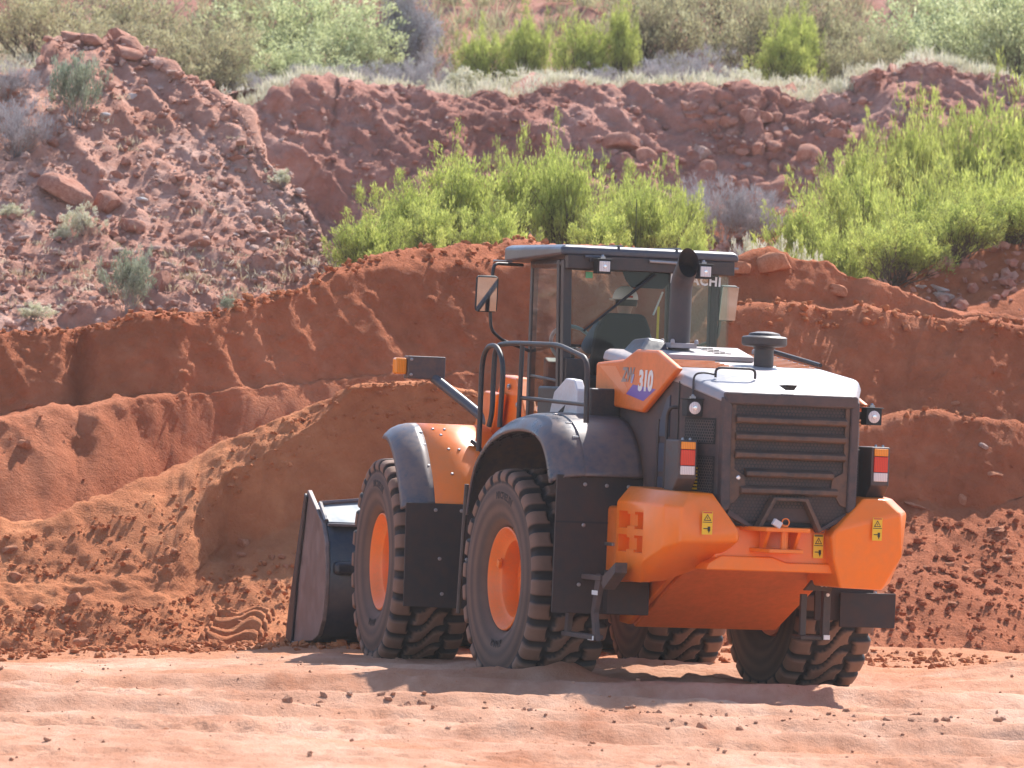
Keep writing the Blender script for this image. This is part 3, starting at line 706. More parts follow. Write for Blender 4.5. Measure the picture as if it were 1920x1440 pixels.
# spill guard with its stiffening rim
prism('spill_guard', [(-1.5, 0), (-1.5, .30), (-.9, .42), (.9, .42), (1.5, .30), (1.5, 0)], 'y', -.012, .012, M['guard'], 'F', bk, bevel=.004)
g = bpy.data.objects[-1] if False else bk.children[-1]
g.location = (0, 3.40, 1.06); g.rotation_euler = (math.radians(-62), 0, 0)
def gpt(x, z, off=0):
    q = Matrix.Rotation(math.radians(-62), 4, 'X') @ Vector((x, off, z)); return (q.x, q.y + 3.40, q.z + 1.06)
bm = bmesh.new()
for a_, b_ in (((-1.5, 0), (-1.5, .31)), ((-1.5, .31), (-.9, .43)), ((-.9, .43), (.9, .43)), ((.9, .43), (1.5, .31)), ((1.5, .31), (1.5, 0)), ((-1.07, .0), (-1.07, .38)), ((1.07, 0), (1.07, .38))):
    btube(bm, [gpt(*a_, -.02), gpt(*b_, -.02)], .022, 6)
fin('guard_rim', bm, M['fender'], 'F', bk)
box('ledge', -1.5, 1.5, 3.30, 3.46, 1.035, 1.06, M['fender'], 'F', bk, bevel=.006)
box('torque_tube', -1.48, 1.48, 3.06, 3.24, .62, .74, M['bucket'], 'F', bk, bevel=.04)
box('cutting_edge', -1.56, 1.56, 4.25, 4.75, -.05, -.005, M['bucketside'], 'F', bk, bevel=.006)
box('capacity_plate', -1.38, -1.25, 3.315, 3.32, .87, .925, M['white'], 'F', bk, bevel=.002, rot=Matrix.Rotation(math.radians(38), 3, 'X'))
for c in bk.children:      # all pieces of the bucket share its place
    if c.name.startswith('spill'): pass

# ------------------------------------------------------------------ counterweight
cw = hull('counterweight', [(x, y, z) for x, y, z in (
    (-.55, -2.36, 1.32), (.50, -2.36, 1.32), (-.55, -2.38, 1.02), (.50, -2.38, 1.02), (-.6, -1.5, 1.36), (.6, -1.5, 1.36), (-.66, -1.95, .965), (.58, -1.95, .965), (-.6, -1.5, .9), (.6, -1.5, .9))], M['orange'], bevel=.02)
cw['label'] = 'bright orange cast counterweight with rounded corner blocks'
def cwblock(s, inner, name='corner_block'):
    P = []
    for (v, u, w) in ((1.06, -1.55, 1.46), (1.06, -2.16, 1.46), (1.0, -2.40, 1.455), (.90, -2.52, 1.45),
                      (.98, -1.60, 1.58), (.96, -2.10, 1.57), (.90, -2.34, 1.565), (.80, -2.44, 1.56), (.62, -2.45, 1.56), (.60, -1.6, 1.58)): P.append((s * v, u, w))
    if s < 0:
        P += [(-.44, -2.54, 1.30), (-.41, -2.50, 1.22), (-.43, -2.54, 1.20), (-.90, -2.525, 1.18), (-1.0, -2.405, 1.13), (-1.06, -2.17, 1.02), (-1.06, -1.56, .87),
              (-.98, -1.95, .85), (-.80, -1.98, .87), (-1.0, -1.56, .85), (-.60, -2.15, .97), (-.45, -2.2, 1.08), (-.45, -1.7, 1.3)]
    else:
        P += [(.36, -2.53, 1.31), (.33, -2.50, 1.26), (.36, -2.52, 1.08), (.44, -2.48, .87), (.80, -2.44, .86), (.92, -2.36, .98), (.93, -2.50, 1.12), (1.06, -2.17, 1.1), (1.05, -2.0, .9), (1.05, -1.56, .87), (.40, -1.9, .87), (.36, -1.9, 1.3)]
    o = hull(name, P, M['orange'], parent=cw, bevel=.035, seg=4); return o
blL = cwblock(-1, 0)
# the four hand holes cast into the left flank
bake(blL)
cut = bmesh.new()
for (y0, y1, z0, z1) in ((-1.62, -1.80, 1.26, 1.39), (-1.96, -2.14, 1.26, 1.39), (-1.62, -1.80, 1.08, 1.21), (-1.96, -2.14, 1.08, 1.21)):
    bbox(cut, -1.2, -.97, y1, y0, z0, z1)
for z0, z1 in ((1.28, 1.37), (1.10, 1.19)): bbox(cut, -1.2, -1.035, -1.97, -1.79, z0, z1)
cme = bpy.data.meshes.new('c'); bmesh.ops.recalc_face_normals(cut, faces=cut.faces); cut.to_mesh(cme); cut.free()
co = bpy.data.objects.new('c', cme); COL.objects.link(co); co.parent = cw
md = blL.modifiers.new('b', 'BOOLEAN'); md.object = co; md.operation = 'DIFFERENCE'; md.solver = 'EXACT'; md.use_self = True
bpy.context.view_layer.update(); bake(blL); bpy.data.objects.remove(co)
blL.data.polygons.foreach_set('use_smooth', [True] * len(blL.data.polygons)); blL.data.set_sharp_from_angle(angle=math.radians(24))
blR = cwblock(1, 0)
# belly plate that slopes up to the rear, with a side cheek
pl = prism('belly_plate', [(-2.02, .985), (-1.95, 1.0), (-.85, 1.0), (-.85, .50), (-.90, .47)], 'x', -.625, .565, M['orange_dirty'], bevel=.012)
prism('belly_cheek', [(-2.0, 1.0), (-.7, 1.2), (-.7, .50), (-.88, .49)], 'x', -.68, -.628, M['orange'], parent=pl, bevel=.012)
prism('tail_beam', [(-.62, 1.03), (-.52, 1.09), (-.10, 1.09), (.02, 1.05), (.50, 1.05), (.52, .975), (-.64, .975)], 'y', -2.42, -2.05, M['orange'], bevel=.015)
# towing hitch
bm = bmesh.new()
bprism(bm, [(-.37, 0), (.24, 0), (.20, .0), (.12, .0), (-.25, .0)][:2] + [(.10, .0), (-.24, .0)] if False else [(-.36, -2.36), (.22, -2.36), (.12, -2.62), (-.24, -2.62)], 'z', 1.285, 1.32)
bprism(bm, [(-.28, -2.36), (.14, -2.36), (.08, -2.60), (-.20, -2.60)], 'z', 1.125, 1.155)
btube(bm, [(-.06, -2.54, 1.12), (-.06, -2.54, 1.34)], .028, 12)
bprism(bm, [(-2.38, 1.29), (-2.55, 1.29), (-2.45, 1.15), (-2.38, 1.15)], 'x', -.20, -.17); bprism(bm, [(-2.38, 1.29), (-2.55, 1.29), (-2.45, 1.15), (-2.38, 1.15)], 'x', .05, .08)
fin('tow_hitch', bm, M['orange'], bevel=.008)
bm = bmesh.new(); bbox(bm, -.20, -.13, -2.66, -2.62, 1.325, 1.375, Matrix.Rotation(.5, 3, 'Y')); fin('pin_tag', bm, M['white'], bevel=.004)
tube('pin_ring', [(-.09 + .03 * math.cos(a), -2.63, 1.36 + .03 * math.sin(a)) for a in np.linspace(0, 2 * math.pi, 11)[:-1]], .005, M['orange'], n=6, closed=True)
def sticker(px, py_, pz, w_, h_, parent, nrm=(0, -1, 0), red=True):
    n_ = Vector(nrm).normalized(); xd = n_.cross(Vector((0, 0, 1))) * -1; xd.normalize(); yd = xd.cross(n_) * -1; yd = n_.cross(xd)
    Mx = basis((px, py_, pz), xd, yd)
    V, F, K = [], [], []
    def quad(pts, z, k):
        i0 = len(V); V.extend([Mx @ Vector((x, y, z)) for x, y in pts]); F.append(list(range(i0, i0 + len(pts)))); K.append(k)
    q = lambda x0, x1, y0, y1: [(x0, y0), (x1, y0), (x1, y1), (x0, y1)]
    W2, H2 = w_ / 2, h_ / 2
    quad(q(-W2, W2, -H2, H2), .003, 0); quad(q(-W2 * .85, W2 * .85, H2 * .84, H2 * .96), .005, 2 if red else 1)
    quad(q(-W2 * .9, W2 * .9, .02 * h_, .05 * h_), .005, 1)
    quad([(-W2 * .75, H2 * .2), (W2 * .75, H2 * .2), (0, H2 * .78)], .005, 1); quad([(-W2 * .5, H2 * .27), (W2 * .5, H2 * .27), (0, H2 * .64)], .0065, 0)
    quad(q(-W2 * .08, W2 * .08, H2 * .33, H2 * .5), .008, 1)
    quad(q(-W2 * .7, W2 * .1, -H2 * .52, -H2 * .44), .005, 1); quad(q(W2 * .1, W2 * .6, -H2 * .68, -H2 * .3), .005, 1)
    quad([(W2 * .1, -H2 * .55), (W2 * .35, -H2 * .9), (W2 * .6, -H2 * .55)], .0065, 1)
    me = bpy.data.meshes.new('warning_label'); me.from_pydata([tuple(v) for v in V], [], F); me.polygons.foreach_set('material_index', K)
    for k in ('yellow', 'ink', 'stickerred'): me.materials.append(M[k])
    return link('warning_label', me, None, parent)
sticker(-.70, -2.556, 1.335, .085, .175, cw); sticker(.285, -2.385, 1.18, .08, .18, cw, red=False); sticker(.70, -2.545, 1.33, .08, .175, cw)
box('reflective_tape', -.72, -.69, -2.11, -2.10, 1.62, 1.67, M['yellow'], bevel=0)

# ------------------------------------------------------------------ engine cover
def topw(u): return float(np.interp(u, [-2.44, -2.0, -.2, .35], [2.335, 2.47, 2.645, 2.70]))
plan = [(-.74, -.27), (-.74, -2.0), (-.545, -2.41), (.545, -2.41), (.74, -2.0), (.74, -.27)]
P = [(v, u, 1.35) for v, u in plan] + [(v, u, topw(u) - .05) for v, u in plan]
body = hull('engine_cover', P, M['dustyplastic'], bevel=.025)
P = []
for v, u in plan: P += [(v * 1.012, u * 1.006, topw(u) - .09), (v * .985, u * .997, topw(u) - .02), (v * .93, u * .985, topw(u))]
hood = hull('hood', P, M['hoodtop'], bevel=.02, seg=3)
# paler red strips with fine ribs
for (v0, v1, u0, u1) in ((-.58, -.10, -1.55, -.75), (.34, .66, -1.25, -.35)):
    bm = bmesh.new()
    for k in range(9):
        u_ = u0 + (u1 - u0) * k / 8; z = topw(u_); bbox(bm, v0, v1, u_ - .012, u_ + .012, z - .004, z + .007)
    o = fin('hood_rib', bm, M['orange_dirty'], parent=hood, bevel=.003); tag(o, kind='stuff')
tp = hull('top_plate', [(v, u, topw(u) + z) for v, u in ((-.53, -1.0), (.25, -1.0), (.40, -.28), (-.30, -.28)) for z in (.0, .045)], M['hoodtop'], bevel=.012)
bm = bmesh.new()
for k in range(4):
    for j in range(3):
        u_ = -.85 + k * .13; v_ = -.02 + j * .05 ; bbox(bm, v_, v_ + .035, u_, u_ + .09, topw(u_) + .04, topw(u_) + .052)
fin('vent_slots', bm, M['ink'], parent=tp)
hull('rear_cowl', [(-.68, -.22, 2.5), (-.68, -.80, 2.55), (-.52, -.34, 2.72), (-.50, -.62, 2.735), (-.36, -.34, 2.72), (-.36, -.62, 2.72), (-.34, -.22, 2.5), (-.34, -.80, 2.55)], M['gloss'], bevel=.03)
box('hydraulic_housing', -.68, .68, -.27, .60, 1.40, 2.22, M['dustyplastic'], bevel=.02)
tube('hood_handle', [(-.50, -2.10, topw(-2.1)), (-.50, -2.10, 2.515), (-.175, -2.10, 2.515), (-.175, -2.10, topw(-2.1))], .010, M['black'], fl=.05)
tube('hood_cable', [(-.70, -2.15, 2.30), (-.685, -2.12, 2.46), (-.60, -2.12, 2.475), (-.50, -2.1, 2.46)], .008, M['black'], fl=.05)
hull('hood_latch', [(-.09, -2.36, 2.40), (.07, -2.36, 2.40), (-.04, -2.42, 2.405), (.05, -2.42, 2.405), (-.03, -2.37, 2.36), (.04, -2.37, 2.36)], M['black'], bevel=.006)
tube('side_rail', [(.70, -.3, topw(-.3) + .03), (.71, -1.25, topw(-1.25) + .025)], .018, M['black'], n=8)
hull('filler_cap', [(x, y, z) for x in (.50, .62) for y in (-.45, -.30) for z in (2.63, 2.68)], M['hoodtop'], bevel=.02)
# grille
gf = bmesh.new()
bprism(gf, [(-.545, 2.335), (.545, 2.335), (.545, 2.24), (-.545, 2.24)], 'y', -2.46, -2.38)
bprism(gf, [(-.56, 2.30), (-.488, 2.24), (-.478, 1.45), (-.56, 1.40)], 'y', -2.46, -2.36); bprism(gf, [(.56, 2.30), (.488, 2.24), (.478, 1.45), (.56, 1.40)], 'y', -2.46, -2.36)
grille = fin('grille_frame', gf, M['dustyplastic'], bevel=.02)
bprism_pts = [(-.486, 2.243), (-.45, 2.243), (-.445, 1.80), (-.445, 1.75), (-.36, 1.70), (-.35, 1.62), (-.43, 1.50), (-.484, 1.48)]
prism('gusset_plate', bprism_pts, 'y', -2.435, -2.42, M['slat'], parent=grille, bevel=.004)
prism('gusset_plate', [(-a, b) for a, b in bprism_pts], 'y', -2.435, -2.42, M['slat'], parent=grille, bevel=.004)
bm = bmesh.new(); bolts(bm, [(-.415, -2.436, 1.685)], (0, -1, 0), .018, .015); fin('bolt', bm, M['reflector'], parent=grille)
for k, w_ in enumerate((2.135, 2.005, 1.868, 1.728, 1.598)):
    x0 = .455 if k < 3 else .36 if k == 3 else .40
    prism('grille_slat', [(-2.405, w_ - .036), (-2.45, w_ - .036), (-2.475, w_ - .022), (-2.475, w_ + .008), (-2.415, w_ + .034), (-2.405, w_ + .034)], 'x', -x0, x0, M['slat'], parent=grille, bevel=.006)
def honeycomb(name, x0, x1, z0, z1, y, cell, inside, parent, ax='y'):
    V, F = [], []; r = cell / math.sqrt(3); ri = r * .70; row = 0; z = z0
    while z < z1:
        x = x0 + (cell / 2 if row % 2 else 0)
        while x < x1:
            if inside(x, z):
                i0 = len(V)
                for rad in (r, ri):
                    for k in range(6):
                        a = math.pi / 6 + k * math.pi / 3; p = (x + rad * math.cos(a), z + rad * math.sin(a)); V.append((p[0], y, p[1]) if ax == 'y' else (y, p[0], p[1]))
                for k in range(6): j = (k + 1) % 6; F.append((i0 + k, i0 + j, i0 + 6 + j, i0 + 6 + k))
            x += cell
        z += r * 1.5; row += 1
    me = np_mesh(name, V, F, False); o = link(name, me, M['black'], parent); return o
box('radiator', -.50, .50, -2.40, -2.38, 1.32, 2.26, M['rubber'], parent=grille, bevel=0)
def in_g(x, z):
    if z > 1.46: return abs(x) < .475
    # V shaped lower plate either side of the opening
    lim = .475 if z > 1.40 else .475 - (1.40 - z) * 1.5
    return abs(x + .0) < lim and abs(x) > (.13 + (1.53 - z) * .5 if z < 1.53 else 0) and z > 1.29
mesh_ = honeycomb('grille_mesh', -.48, .48, 1.30, 2.24, -2.418, .029, in_g, grille)
prism('lower_opening', [(-.14, 1.545), (.14, 1.545), (.27, 1.30), (.235, 1.30), (.12, 1.52), (-.12, 1.52), (-.235, 1.30), (-.27, 1.30)], 'y', -2.50, -2.40, M['slat'], parent=grille, bevel=.004)
for s in (-1, 1): prism('skirt_edge', [(s * .48, 1.44), (s * .50, 1.40), (s * .26, 1.285), (s * .24, 1.30)], 'y', -2.44, -2.38, M['dustyplastic'], parent=grille, bevel=.004)
# small meshed vents on the chamfered corners
for s in (-1, 1):
    for (z0, z1) in ((1.93, 2.13), (1.50, 1.84)):
        a = Vector((s * .715, -2.055)); b_ = Vector((s * .575, -2.35)); n_ = Vector((-(b_ - a).y, (b_ - a).x)).normalized() * (-1 if s < 0 else 1)
        if n_.y > 0: n_ = -n_
        V, F = [], []
        L = (b_ - a).length
        vo = bmesh.new(); q = [(a, z0), (b_, z0), (b_, z1), (a, z1)]
        vs = [vo.verts.new((p.x + n_.x * .004, p.y + n_.y * .004, z)) for p, z in q]; vo.faces.new(vs)
        vp = fin('corner_vent', vo, M['rubber'], smooth=False)
        r = .013; z = z0 + .02; row = 0
        while z < z1 - .01:
            t0 = .02 + (.0125 if row % 2 else 0)
            while t0 < L - .015:
                c = a + (b_ - a).normalized() * t0; i0 = len(V)
                for rad in (.0144, .0102):
                    for k in range(6):
                        an = math.pi / 6 + k * math.pi / 3; d_ = (b_ - a).normalized() * (rad * math.cos(an)); V.append((c.x + d_.x + n_.x * .012, c.y + d_.y + n_.y * .012, z + rad * math.sin(an)))
                for k in range(6): j = (k + 1) % 6; F.append((i0 + k, i0 + j, i0 + 6 + j, i0 + 6 + k))
                t0 += .025
            z += .0216; row += 1
        link('vent_mesh', np_mesh('vent_mesh', V, F, False), M['plastic'], vp)
        if z1 < 1.9 and s < 0:
            bm = bmesh.new()
            for k in range(7):
                zz = 1.58 + k * .026; c = a + (b_ - a) * .42; d_ = (b_ - a).normalized() * .028
                vs = [bm.verts.new((c.x + e * d_.x + n_.x * .018, c.y + e * d_.y + n_.y * .018, zz + h_)) for e, h_ in ((-1, 0), (1, 0), (1, .014), (-1, .014))]; bm.faces.new(vs)
            fin('hazard_strip', bm, M['yellow'], parent=vp, smooth=False)
# flank: recessed side vents, pipe, seams
for (pts) in ([(-1.60, 2.08), (-1.74, 2.27), (-1.80, 2.29), (-1.80, 1.97), (-1.60, 1.97)], [(-1.60, 1.92), (-1.80, 1.92), (-1.80, 1.70), (-1.60, 1.70)], [(-1.60, 1.66), (-1.80, 1.66), (-1.80, 1.48), (-1.60, 1.48)]):
    prism('side_vent', pts, 'x', -.752, -.738, M['ventblue'], bevel=.003)
tube('drain_pipe', [(-.745, -1.95, 2.20), (-.79, -1.93, 2.20), (-.79, -1.86, 2.14), (-.79, -1.85, 1.52)], .014, M['black'], fl=.04)
box('seam_post', -.755, -.742, -1.59, -1.55, 1.42, 2.10, M['frame'], bevel=.003)
box('cover_seam', -.748, -.742, -1.985, -1.975, 1.42, 2.40, M['ink'], bevel=0)
for s in (1,):
    box('side_vent', .738, .746, -1.8, -.5, 1.6, 2.2, M['bucket'], bevel=0)
# orange side panels with the model number
pan = [(-.28, 2.525), (-.88, 2.555), (-1.16, 2.635), (-1.60, 2.63), (-2.07, 2.495), (-1.33, 2.145), (-.28, 2.205)]
for s in (-1, 1):
    bm = bmesh.new(); vs = bprism(bm, pan if s < 0 else [(a, b_ - .22) for a, b_ in pan], 'x', s * .742, s * .80)
    o = fin('side_panel', bm, M['orange_dirty'], bevel=.022, seg=3); o['label'] = 'orange side panel with the number 310' if s < 0 else 'orange side panel on the far flank'
    if s < 0: PANEL = o
Mx = basis((-.803, -1.36, 2.385), (0, -1, 0), (0, 0, 1))
num = text_mesh('model_number', '310', .215, M['decalwhite'], PANEL, Mx @ Matrix.Translation((.03, 0, 0)) @ Matrix.Rotation(0, 4, 'Z'), .0015, .15, .009, .95)
num2 = text_mesh('model_letters', 'ZW', .15, M['decalgrey'], PANEL, basis((-.8025, -1.00, 2.43), (0, -1, 0), (0, 0, 1)), .0012, .25, .006, .9)
bm = bmesh.new(); bprism(bm, [(-.98, 2.285), (-1.12, 2.36), (-1.62, 2.33), (-1.36, 2.235)], 'x', -.8005, -.8017); fin('stripe_decal', bm, M['purple'], parent=PANEL, smooth=False)
bm = bmesh.new(); bprism(bm, [(-1.12, 2.44), (-1.15, 2.44), (-1.11, 2.37), (-1.08, 2.37)], 'x', -.803, -.8045); fin('slash_decal', bm, M['decalblue'], parent=PANEL, smooth=False)
bm = bmesh.new(); bprism(bm, [(-.36, 2.50), (-.72, 2.50), (-1.00, 2.33), (-1.0, 2.30), (-.93, 2.28)], 'x', -.8003, -.8012); fin('light_stripe', bm, plain('decal_light_orange', (.84, .25, .09), .35), parent=PANEL, smooth=False)
# exhaust and intake
tube('exhaust_stack', [(-.25, -.65, 2.62), (-.25, -.65, 3.17), (-.255, -.74, 3.26)], .087, M['stack'], n=28, fl=.10)
ex = [o for o in loader.children if o.name == 'exhaust_stack'][0]
bm = bmesh.new()
dirv = Vector((-.005, -.09, .09)).normalized(); c = Vector((-.255, -.74, 3.26)); s_ = dirv.cross(Vector((0, 0, 1))).normalized(); q_ = s_.cross(dirv)
r0 = [bm.verts.new(c + (s_ * math.cos(a) * .086 + q_ * math.sin(a) * .086) - dirv * .02) for a in np.linspace(0, 2 * math.pi, 25)[:-1]]
fc = Vector((.05, -1, .06)).normalized()
r1 = []
for v in r0:
    p = v.co.copy(); k = ((c + dirv * .10) - p).dot(fc) / dirv.dot(fc); r1.append(bm.verts.new(p + dirv * max(.02, min(k, .30))))
r2 = [bm.verts.new(c + dirv * .0 + (v.co - c - dirv * (v.co - c).dot(dirv)) * .92) for v in r1]
for A, B in ((r0, r1), (r1, r2)):
    for k in range(24): bm.faces.new([A[k], A[(k + 1) % 24], B[(k + 1) % 24], B[k]])
bm.faces.new(r2); tip = fin('exhaust_outlet', bm, [M['black']], parent=ex)
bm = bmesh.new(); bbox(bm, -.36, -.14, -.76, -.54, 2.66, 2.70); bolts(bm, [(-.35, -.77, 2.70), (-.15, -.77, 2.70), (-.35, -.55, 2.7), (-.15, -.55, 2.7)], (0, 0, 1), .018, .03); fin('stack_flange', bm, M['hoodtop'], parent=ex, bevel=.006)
lathe('air_intake', [(.105, 2.50), (.10, 2.525), (.078, 2.54), (.076, 2.67), (.088, 2.69), (.165, 2.70), (.178, 2.715), (.178, 2.765), (.165, 2.775), (.13, 2.78), (.115, 2.80), (.06, 2.812), (0, 2.815)], (.235, -1.24, 0), 'z', M['frame'], n=36)
# work lamps and tail lamps
def work_lamp(x, y, z, sz, name='work_lamp', parent=None, square=False):
    bm = bmesh.new(); h = sz / 2
    bbox(bm, x - h, x + h, y - .01, y + .10, z - h, z + h); bbox(bm, x - h - .01, x + h + .012, y - .015, y + .13, z + h, z + h + .008)
    o = fin(name, bm, M['rubber'], bevel=.012)
    ls = bmesh.new(); blathe(ls, [(0, -.008), (h * .5, -.007), (h * .74, -.001), (h * .78, .004)], (x, y - .01, z), 'y', 20); fin('lamp_lens', ls, M['clear'], parent=o)
    if square: box('lamp_lens', x - h * .82, x + h * .82, y - .018, y - .008, z - h * .72, z + h * .78, M['clear'], parent=o, bevel=.008)
    lathe('lamp_bulb', [(0, -.006), (h * .26, -.004), (h * .3, .0)], (x, y - .018, z), 'y', M['reflector'], parent=o, n=12)
    b2 = bmesh.new(); bbox(b2, x - .02, x + .02, y + .03, y + .06, z + h, z + h + .025); bolts(b2, [(x, y + .045, z + h + .02)], (0, 0, 1), .014, .02); fin('lamp_bolt', b2, M['steel'], parent=o)
    return o
work_lamp(-.705, -2.21, 2.20, .128); work_lamp(.775, -2.21, 2.185, .128)
tube('lamp_bracket', [(-.70, -2.12, 2.2), (-.66, -2.0, 2.2)], .03, M['plastic'], n=8); tube('lamp_bracket', [(.77, -2.12, 2.19), (.68, -1.98, 2.19)], .03, M['plastic'], n=8)
for s in (-1, 1):
    x = s * .78 + (.0 if s < 0 else .03)
    o = prism('tail_lamp', [(-2.30, 1.66), (-2.30, 1.955), (-2.02, 1.955), (-2.02, 1.50), (-2.14, 1.50)], 'x', x - .078, x + .078, M['plastic'], bevel=.012)
    for nm, z0, z1, mt in (('indicator_lens', 1.885, 1.942, 'amber'), ('brake_lens', 1.762, 1.881, 'red'), ('reversing_lens', 1.690, 1.758, 'clear')):
        box(nm, x - .058, x + .058, -2.315, -2.29, z0, z1, M[mt], parent=o, bevel=.006)
    bm = bmesh.new(); bolts(bm, [(x - .03, -2.26, 1.955), (x + .03, -2.26, 1.955)], (0, 0, 1), .012, .018); fin('lamp_bolt', bm, M['steel'], parent=o)
    prism('lamp_arm', [(s * .72, 1.93), (s * .60, 1.90), (s * .60, 1.52), (s * .72, 1.56)], 'y', -2.10, -2.04, M['plastic'], parent=o, bevel=.006)

# ------------------------------------------------------------------ rear fenders, flaps
def fender(name, prof, vs, lip, mat, fr, s, rear_shift=0.0, cover=None):
    cur = smooth_curve(prof, 5); rows = []
    for i, p in enumerate(cur):
        a = cur[max(i - 1, 0)]; b_ = cur[min(i + 1, len(cur) - 1)]; d = (b_ - a).normalized(); n_ = Vector((d.y, -d.x))
        if n_.dot(p - Vector((prof[0][0] * .5 + prof[-1][0] * .5, 1.0, 0)).to_2d().to_3d()) < 0: n_ = -n_
        rows.append([(s * v, p.x - n_.x * o_, p.y - n_.y * o_) for v, o_ in vs])
    return strip(name, rows, mat, fr, thick=.022)
prR = [(.87, 1.30), (.81, 1.52), (.67, 1.76), (.42, 1.93), (.10, 2.045), (-.30, 2.105), (-.70, 2.10), (-1.0, 2.02), (-1.19, 1.86), (-1.31, 1.64)]
prF = [(1.55, 1.955), (1.42, 1.95), (1.25, 1.905), (1.05, 1.79), (.87, 1.62), (.74, 1.46), (.66, 1.31)]
for s in (-1, 1):
    vs = [(.76, .0), (.80, .0), (1.0, 0), (1.22, 0), (1.225, .012), (1.30, .014), (1.37, .035), (1.43, .075), (1.465, .125), (1.475, .15)]
    if s > 0: vs = [(v_ * .88, o_) for v_, o_ in vs]
    f_ = fender('rear_fender', prR if s < 0 else [(a_, b2_ - .13) for a_, b2_ in prR], vs, .12, M['fender'], 'R', s)
    bm = bmesh.new()
    for k in (() if s > 0 else (-.66, -.93, -1.10)):
        w_ = float(np.interp(-k, [.3, .7, 1.0, 1.19, 1.31], [2.105, 2.1, 2.02, 1.86, 1.64])); bbox(bm, s * 1.245 - .035, s * 1.245 + .035, k - .02, k + .02, w_ - .012, w_ + .010)
    fin('fender_clip', bm, M['steel'], parent=f_, bevel=.006) if s < 0 else bm.free()
    vsF = [(1.20, .0), (1.26, .004), (1.33, .02), (1.39, .05), (1.44, .10), (1.455, .13)]
    f2 = fender('front_fender', prF, vsF, .1, M['fender'], 'F', s)
    f3 = fender('fender_panel', prF, [(.60, 0), (.9, .0), (1.199, .0)], .1, M['orange'], 'F', s)
    bm = bmesh.new()
    bolts(bm, [(s * v, u, w_) for v, u, w_ in ((1.10, 1.26, 1.92), (1.0, 1.26, 1.92), (1.05, 1.17, 1.873), (1.02, 1.0, 1.76), (.93, 1.0, 1.76), (1.03, .80, 1.56))], (0, -.6, .8), .014, .012)
    bolts(bm, [(s * 1.215, u, w_) for u, w_ in ((1.2, 1.89), (1.05, 1.79), (.87, 1.62))], (0, -.6, .8), .016, .012)
    fin('fender_bolt', bm, M['steel'], 'F', parent=f3)
    # flaps
    fl = bmesh.new(); E_ = 1.45 if s < 0 else 1.20; bprism(fl, [(s * .72, 1.645), (s * E_, 1.645), (s * E_, .58), (s * .74, .575)], 'y', -1.27, -1.245)
    o = fin('rear_flap', fl, M['flap'], bevel=.004)
    bm = bmesh.new(); bolts(bm, [(s * v, -1.272, w_) for v, w_ in ((1.22, 1.575), (1.04, 1.57), (.86, 1.565), (.77, 1.56), (1.22, 1.26), (1.24, .80))], (0, -1, 0), .016, .012); fin('flap_bolt', bm, M['steel'], parent=o)
    box('flap_seam', min(s * .74, s * 1.45), max(s * .74, s * 1.45), -1.276, -1.270, 1.275, 1.29, M['rubber'], parent=o, bevel=0)
    fl = bmesh.new(); bprism(fl, [(s * .70, 1.315), (s * 1.45, 1.315), (s * 1.44, .46), (s * .72, .45)], 'y', .625, .65)
    o = fin('front_flap', fl, M['flap'], 'F', bevel=.004)
    bm = bmesh.new(); bolts(bm, [(s * v, .624, w_) for v, w_ in ((1.20, 1.26), (.98, 1.26), (.78, 1.26), (1.15, .86), (.92, .86), (1.12, .57), (.92, .57))], (0, -1, 0), .016, .012); fin('flap_bolt', bm, M['steel'], 'F', parent=o)
    if s > 0: pass
# lower mudflap under the right block, dark box under the left block
box('mud_flap', .93, 1.40, -1.32, -1.30, .53, .80, M['flap'], bevel=.004)
box('side_shield', -1.05, -.70, -1.40, -1.30, .58, .92, M['flap'], bevel=.01)
# battery box with latch
bb = box('battery_box', -1.02, -.72, -1.55, -.98, .84, 1.42, M['orange_dirty'], bevel=.03)
tube('box_handle', [(-1.02, -1.02, 1.37), (-1.10, -.90, 1.39), (-1.10, -.78, 1.24), (-1.02, -.92, 1.24)], .012, M['orange'], parent=bb, fl=.02)
box('box_hinge', -1.04, -.99, -1.44, -1.0, 1.11, 1.135, M['steel'], parent=bb, bevel=.004)
bm = bmesh.new(); bolts(bm, [(-1.02, -1.0, .92), (-1.02, -1.0, .88)], (-1, 0, 0), .02, .03); fin('grease_nipple', bm, M['rubber'], parent=bb)
# hanging steps
def hstep(pts, x0, x1, nm='access_step'):
    pass
bm = bmesh.new()
bprism(bm, [(-1.08, .86), (-.99, .86), (-.92, .60), (-.90, .40), (-.97, .40), (-1.0, .62)], 'x', -1.21, -1.17); bprism(bm, [(-1.60, .86), (-1.56, .90), (-1.48, .60), (-1.55, .38), (-1.62, .38), (-1.56, .60), (-1.66, .84)], 'x', -1.21, -1.17)
bbox(bm, -1.22, -1.16, -1.68, -1.0, .845, .885); bbox(bm, -1.24, -1.14, -1.60, -.92, .39, .425); bprism(bm, [(-1.62, .86), (-1.95, 1.0), (-1.95, .92), (-1.70, .78)], 'x', -1.2, -1.1)
st = fin('access_step', bm, M['frame'], bevel=.006); st.data.materials[0] = M['dustyplastic']; st['label'] = 'dark steel step frame hanging below the left counterweight block'
bm = bmesh.new(); bbox(bm, -1.235, -1.225, -1.66, -1.55, .735, .77); bbox(bm, -1.235, -1.225, -1.61, -1.50, .385, .42); fin('reflector_tab', bm, M['decalwhite'], parent=st, bevel=.002)
bm = bmesh.new()
bbox(bm, .33, .38, -1.98, -1.94, .48, .80); bbox(bm, .50, .56, -2.02, -1.96, .45, 1.0); bbox(bm, .33, .56, -2.0, -1.80, .45, .48); bprism(bm, [(.33, .83), (.56, .83), (.56, 1.06), (.50, 1.04)], 'y', -2.03, -1.99)
st = fin('access_step', bm, M['frame'], bevel=.006); st['label'] = 'dark steel step hanging below the right counterweight block'
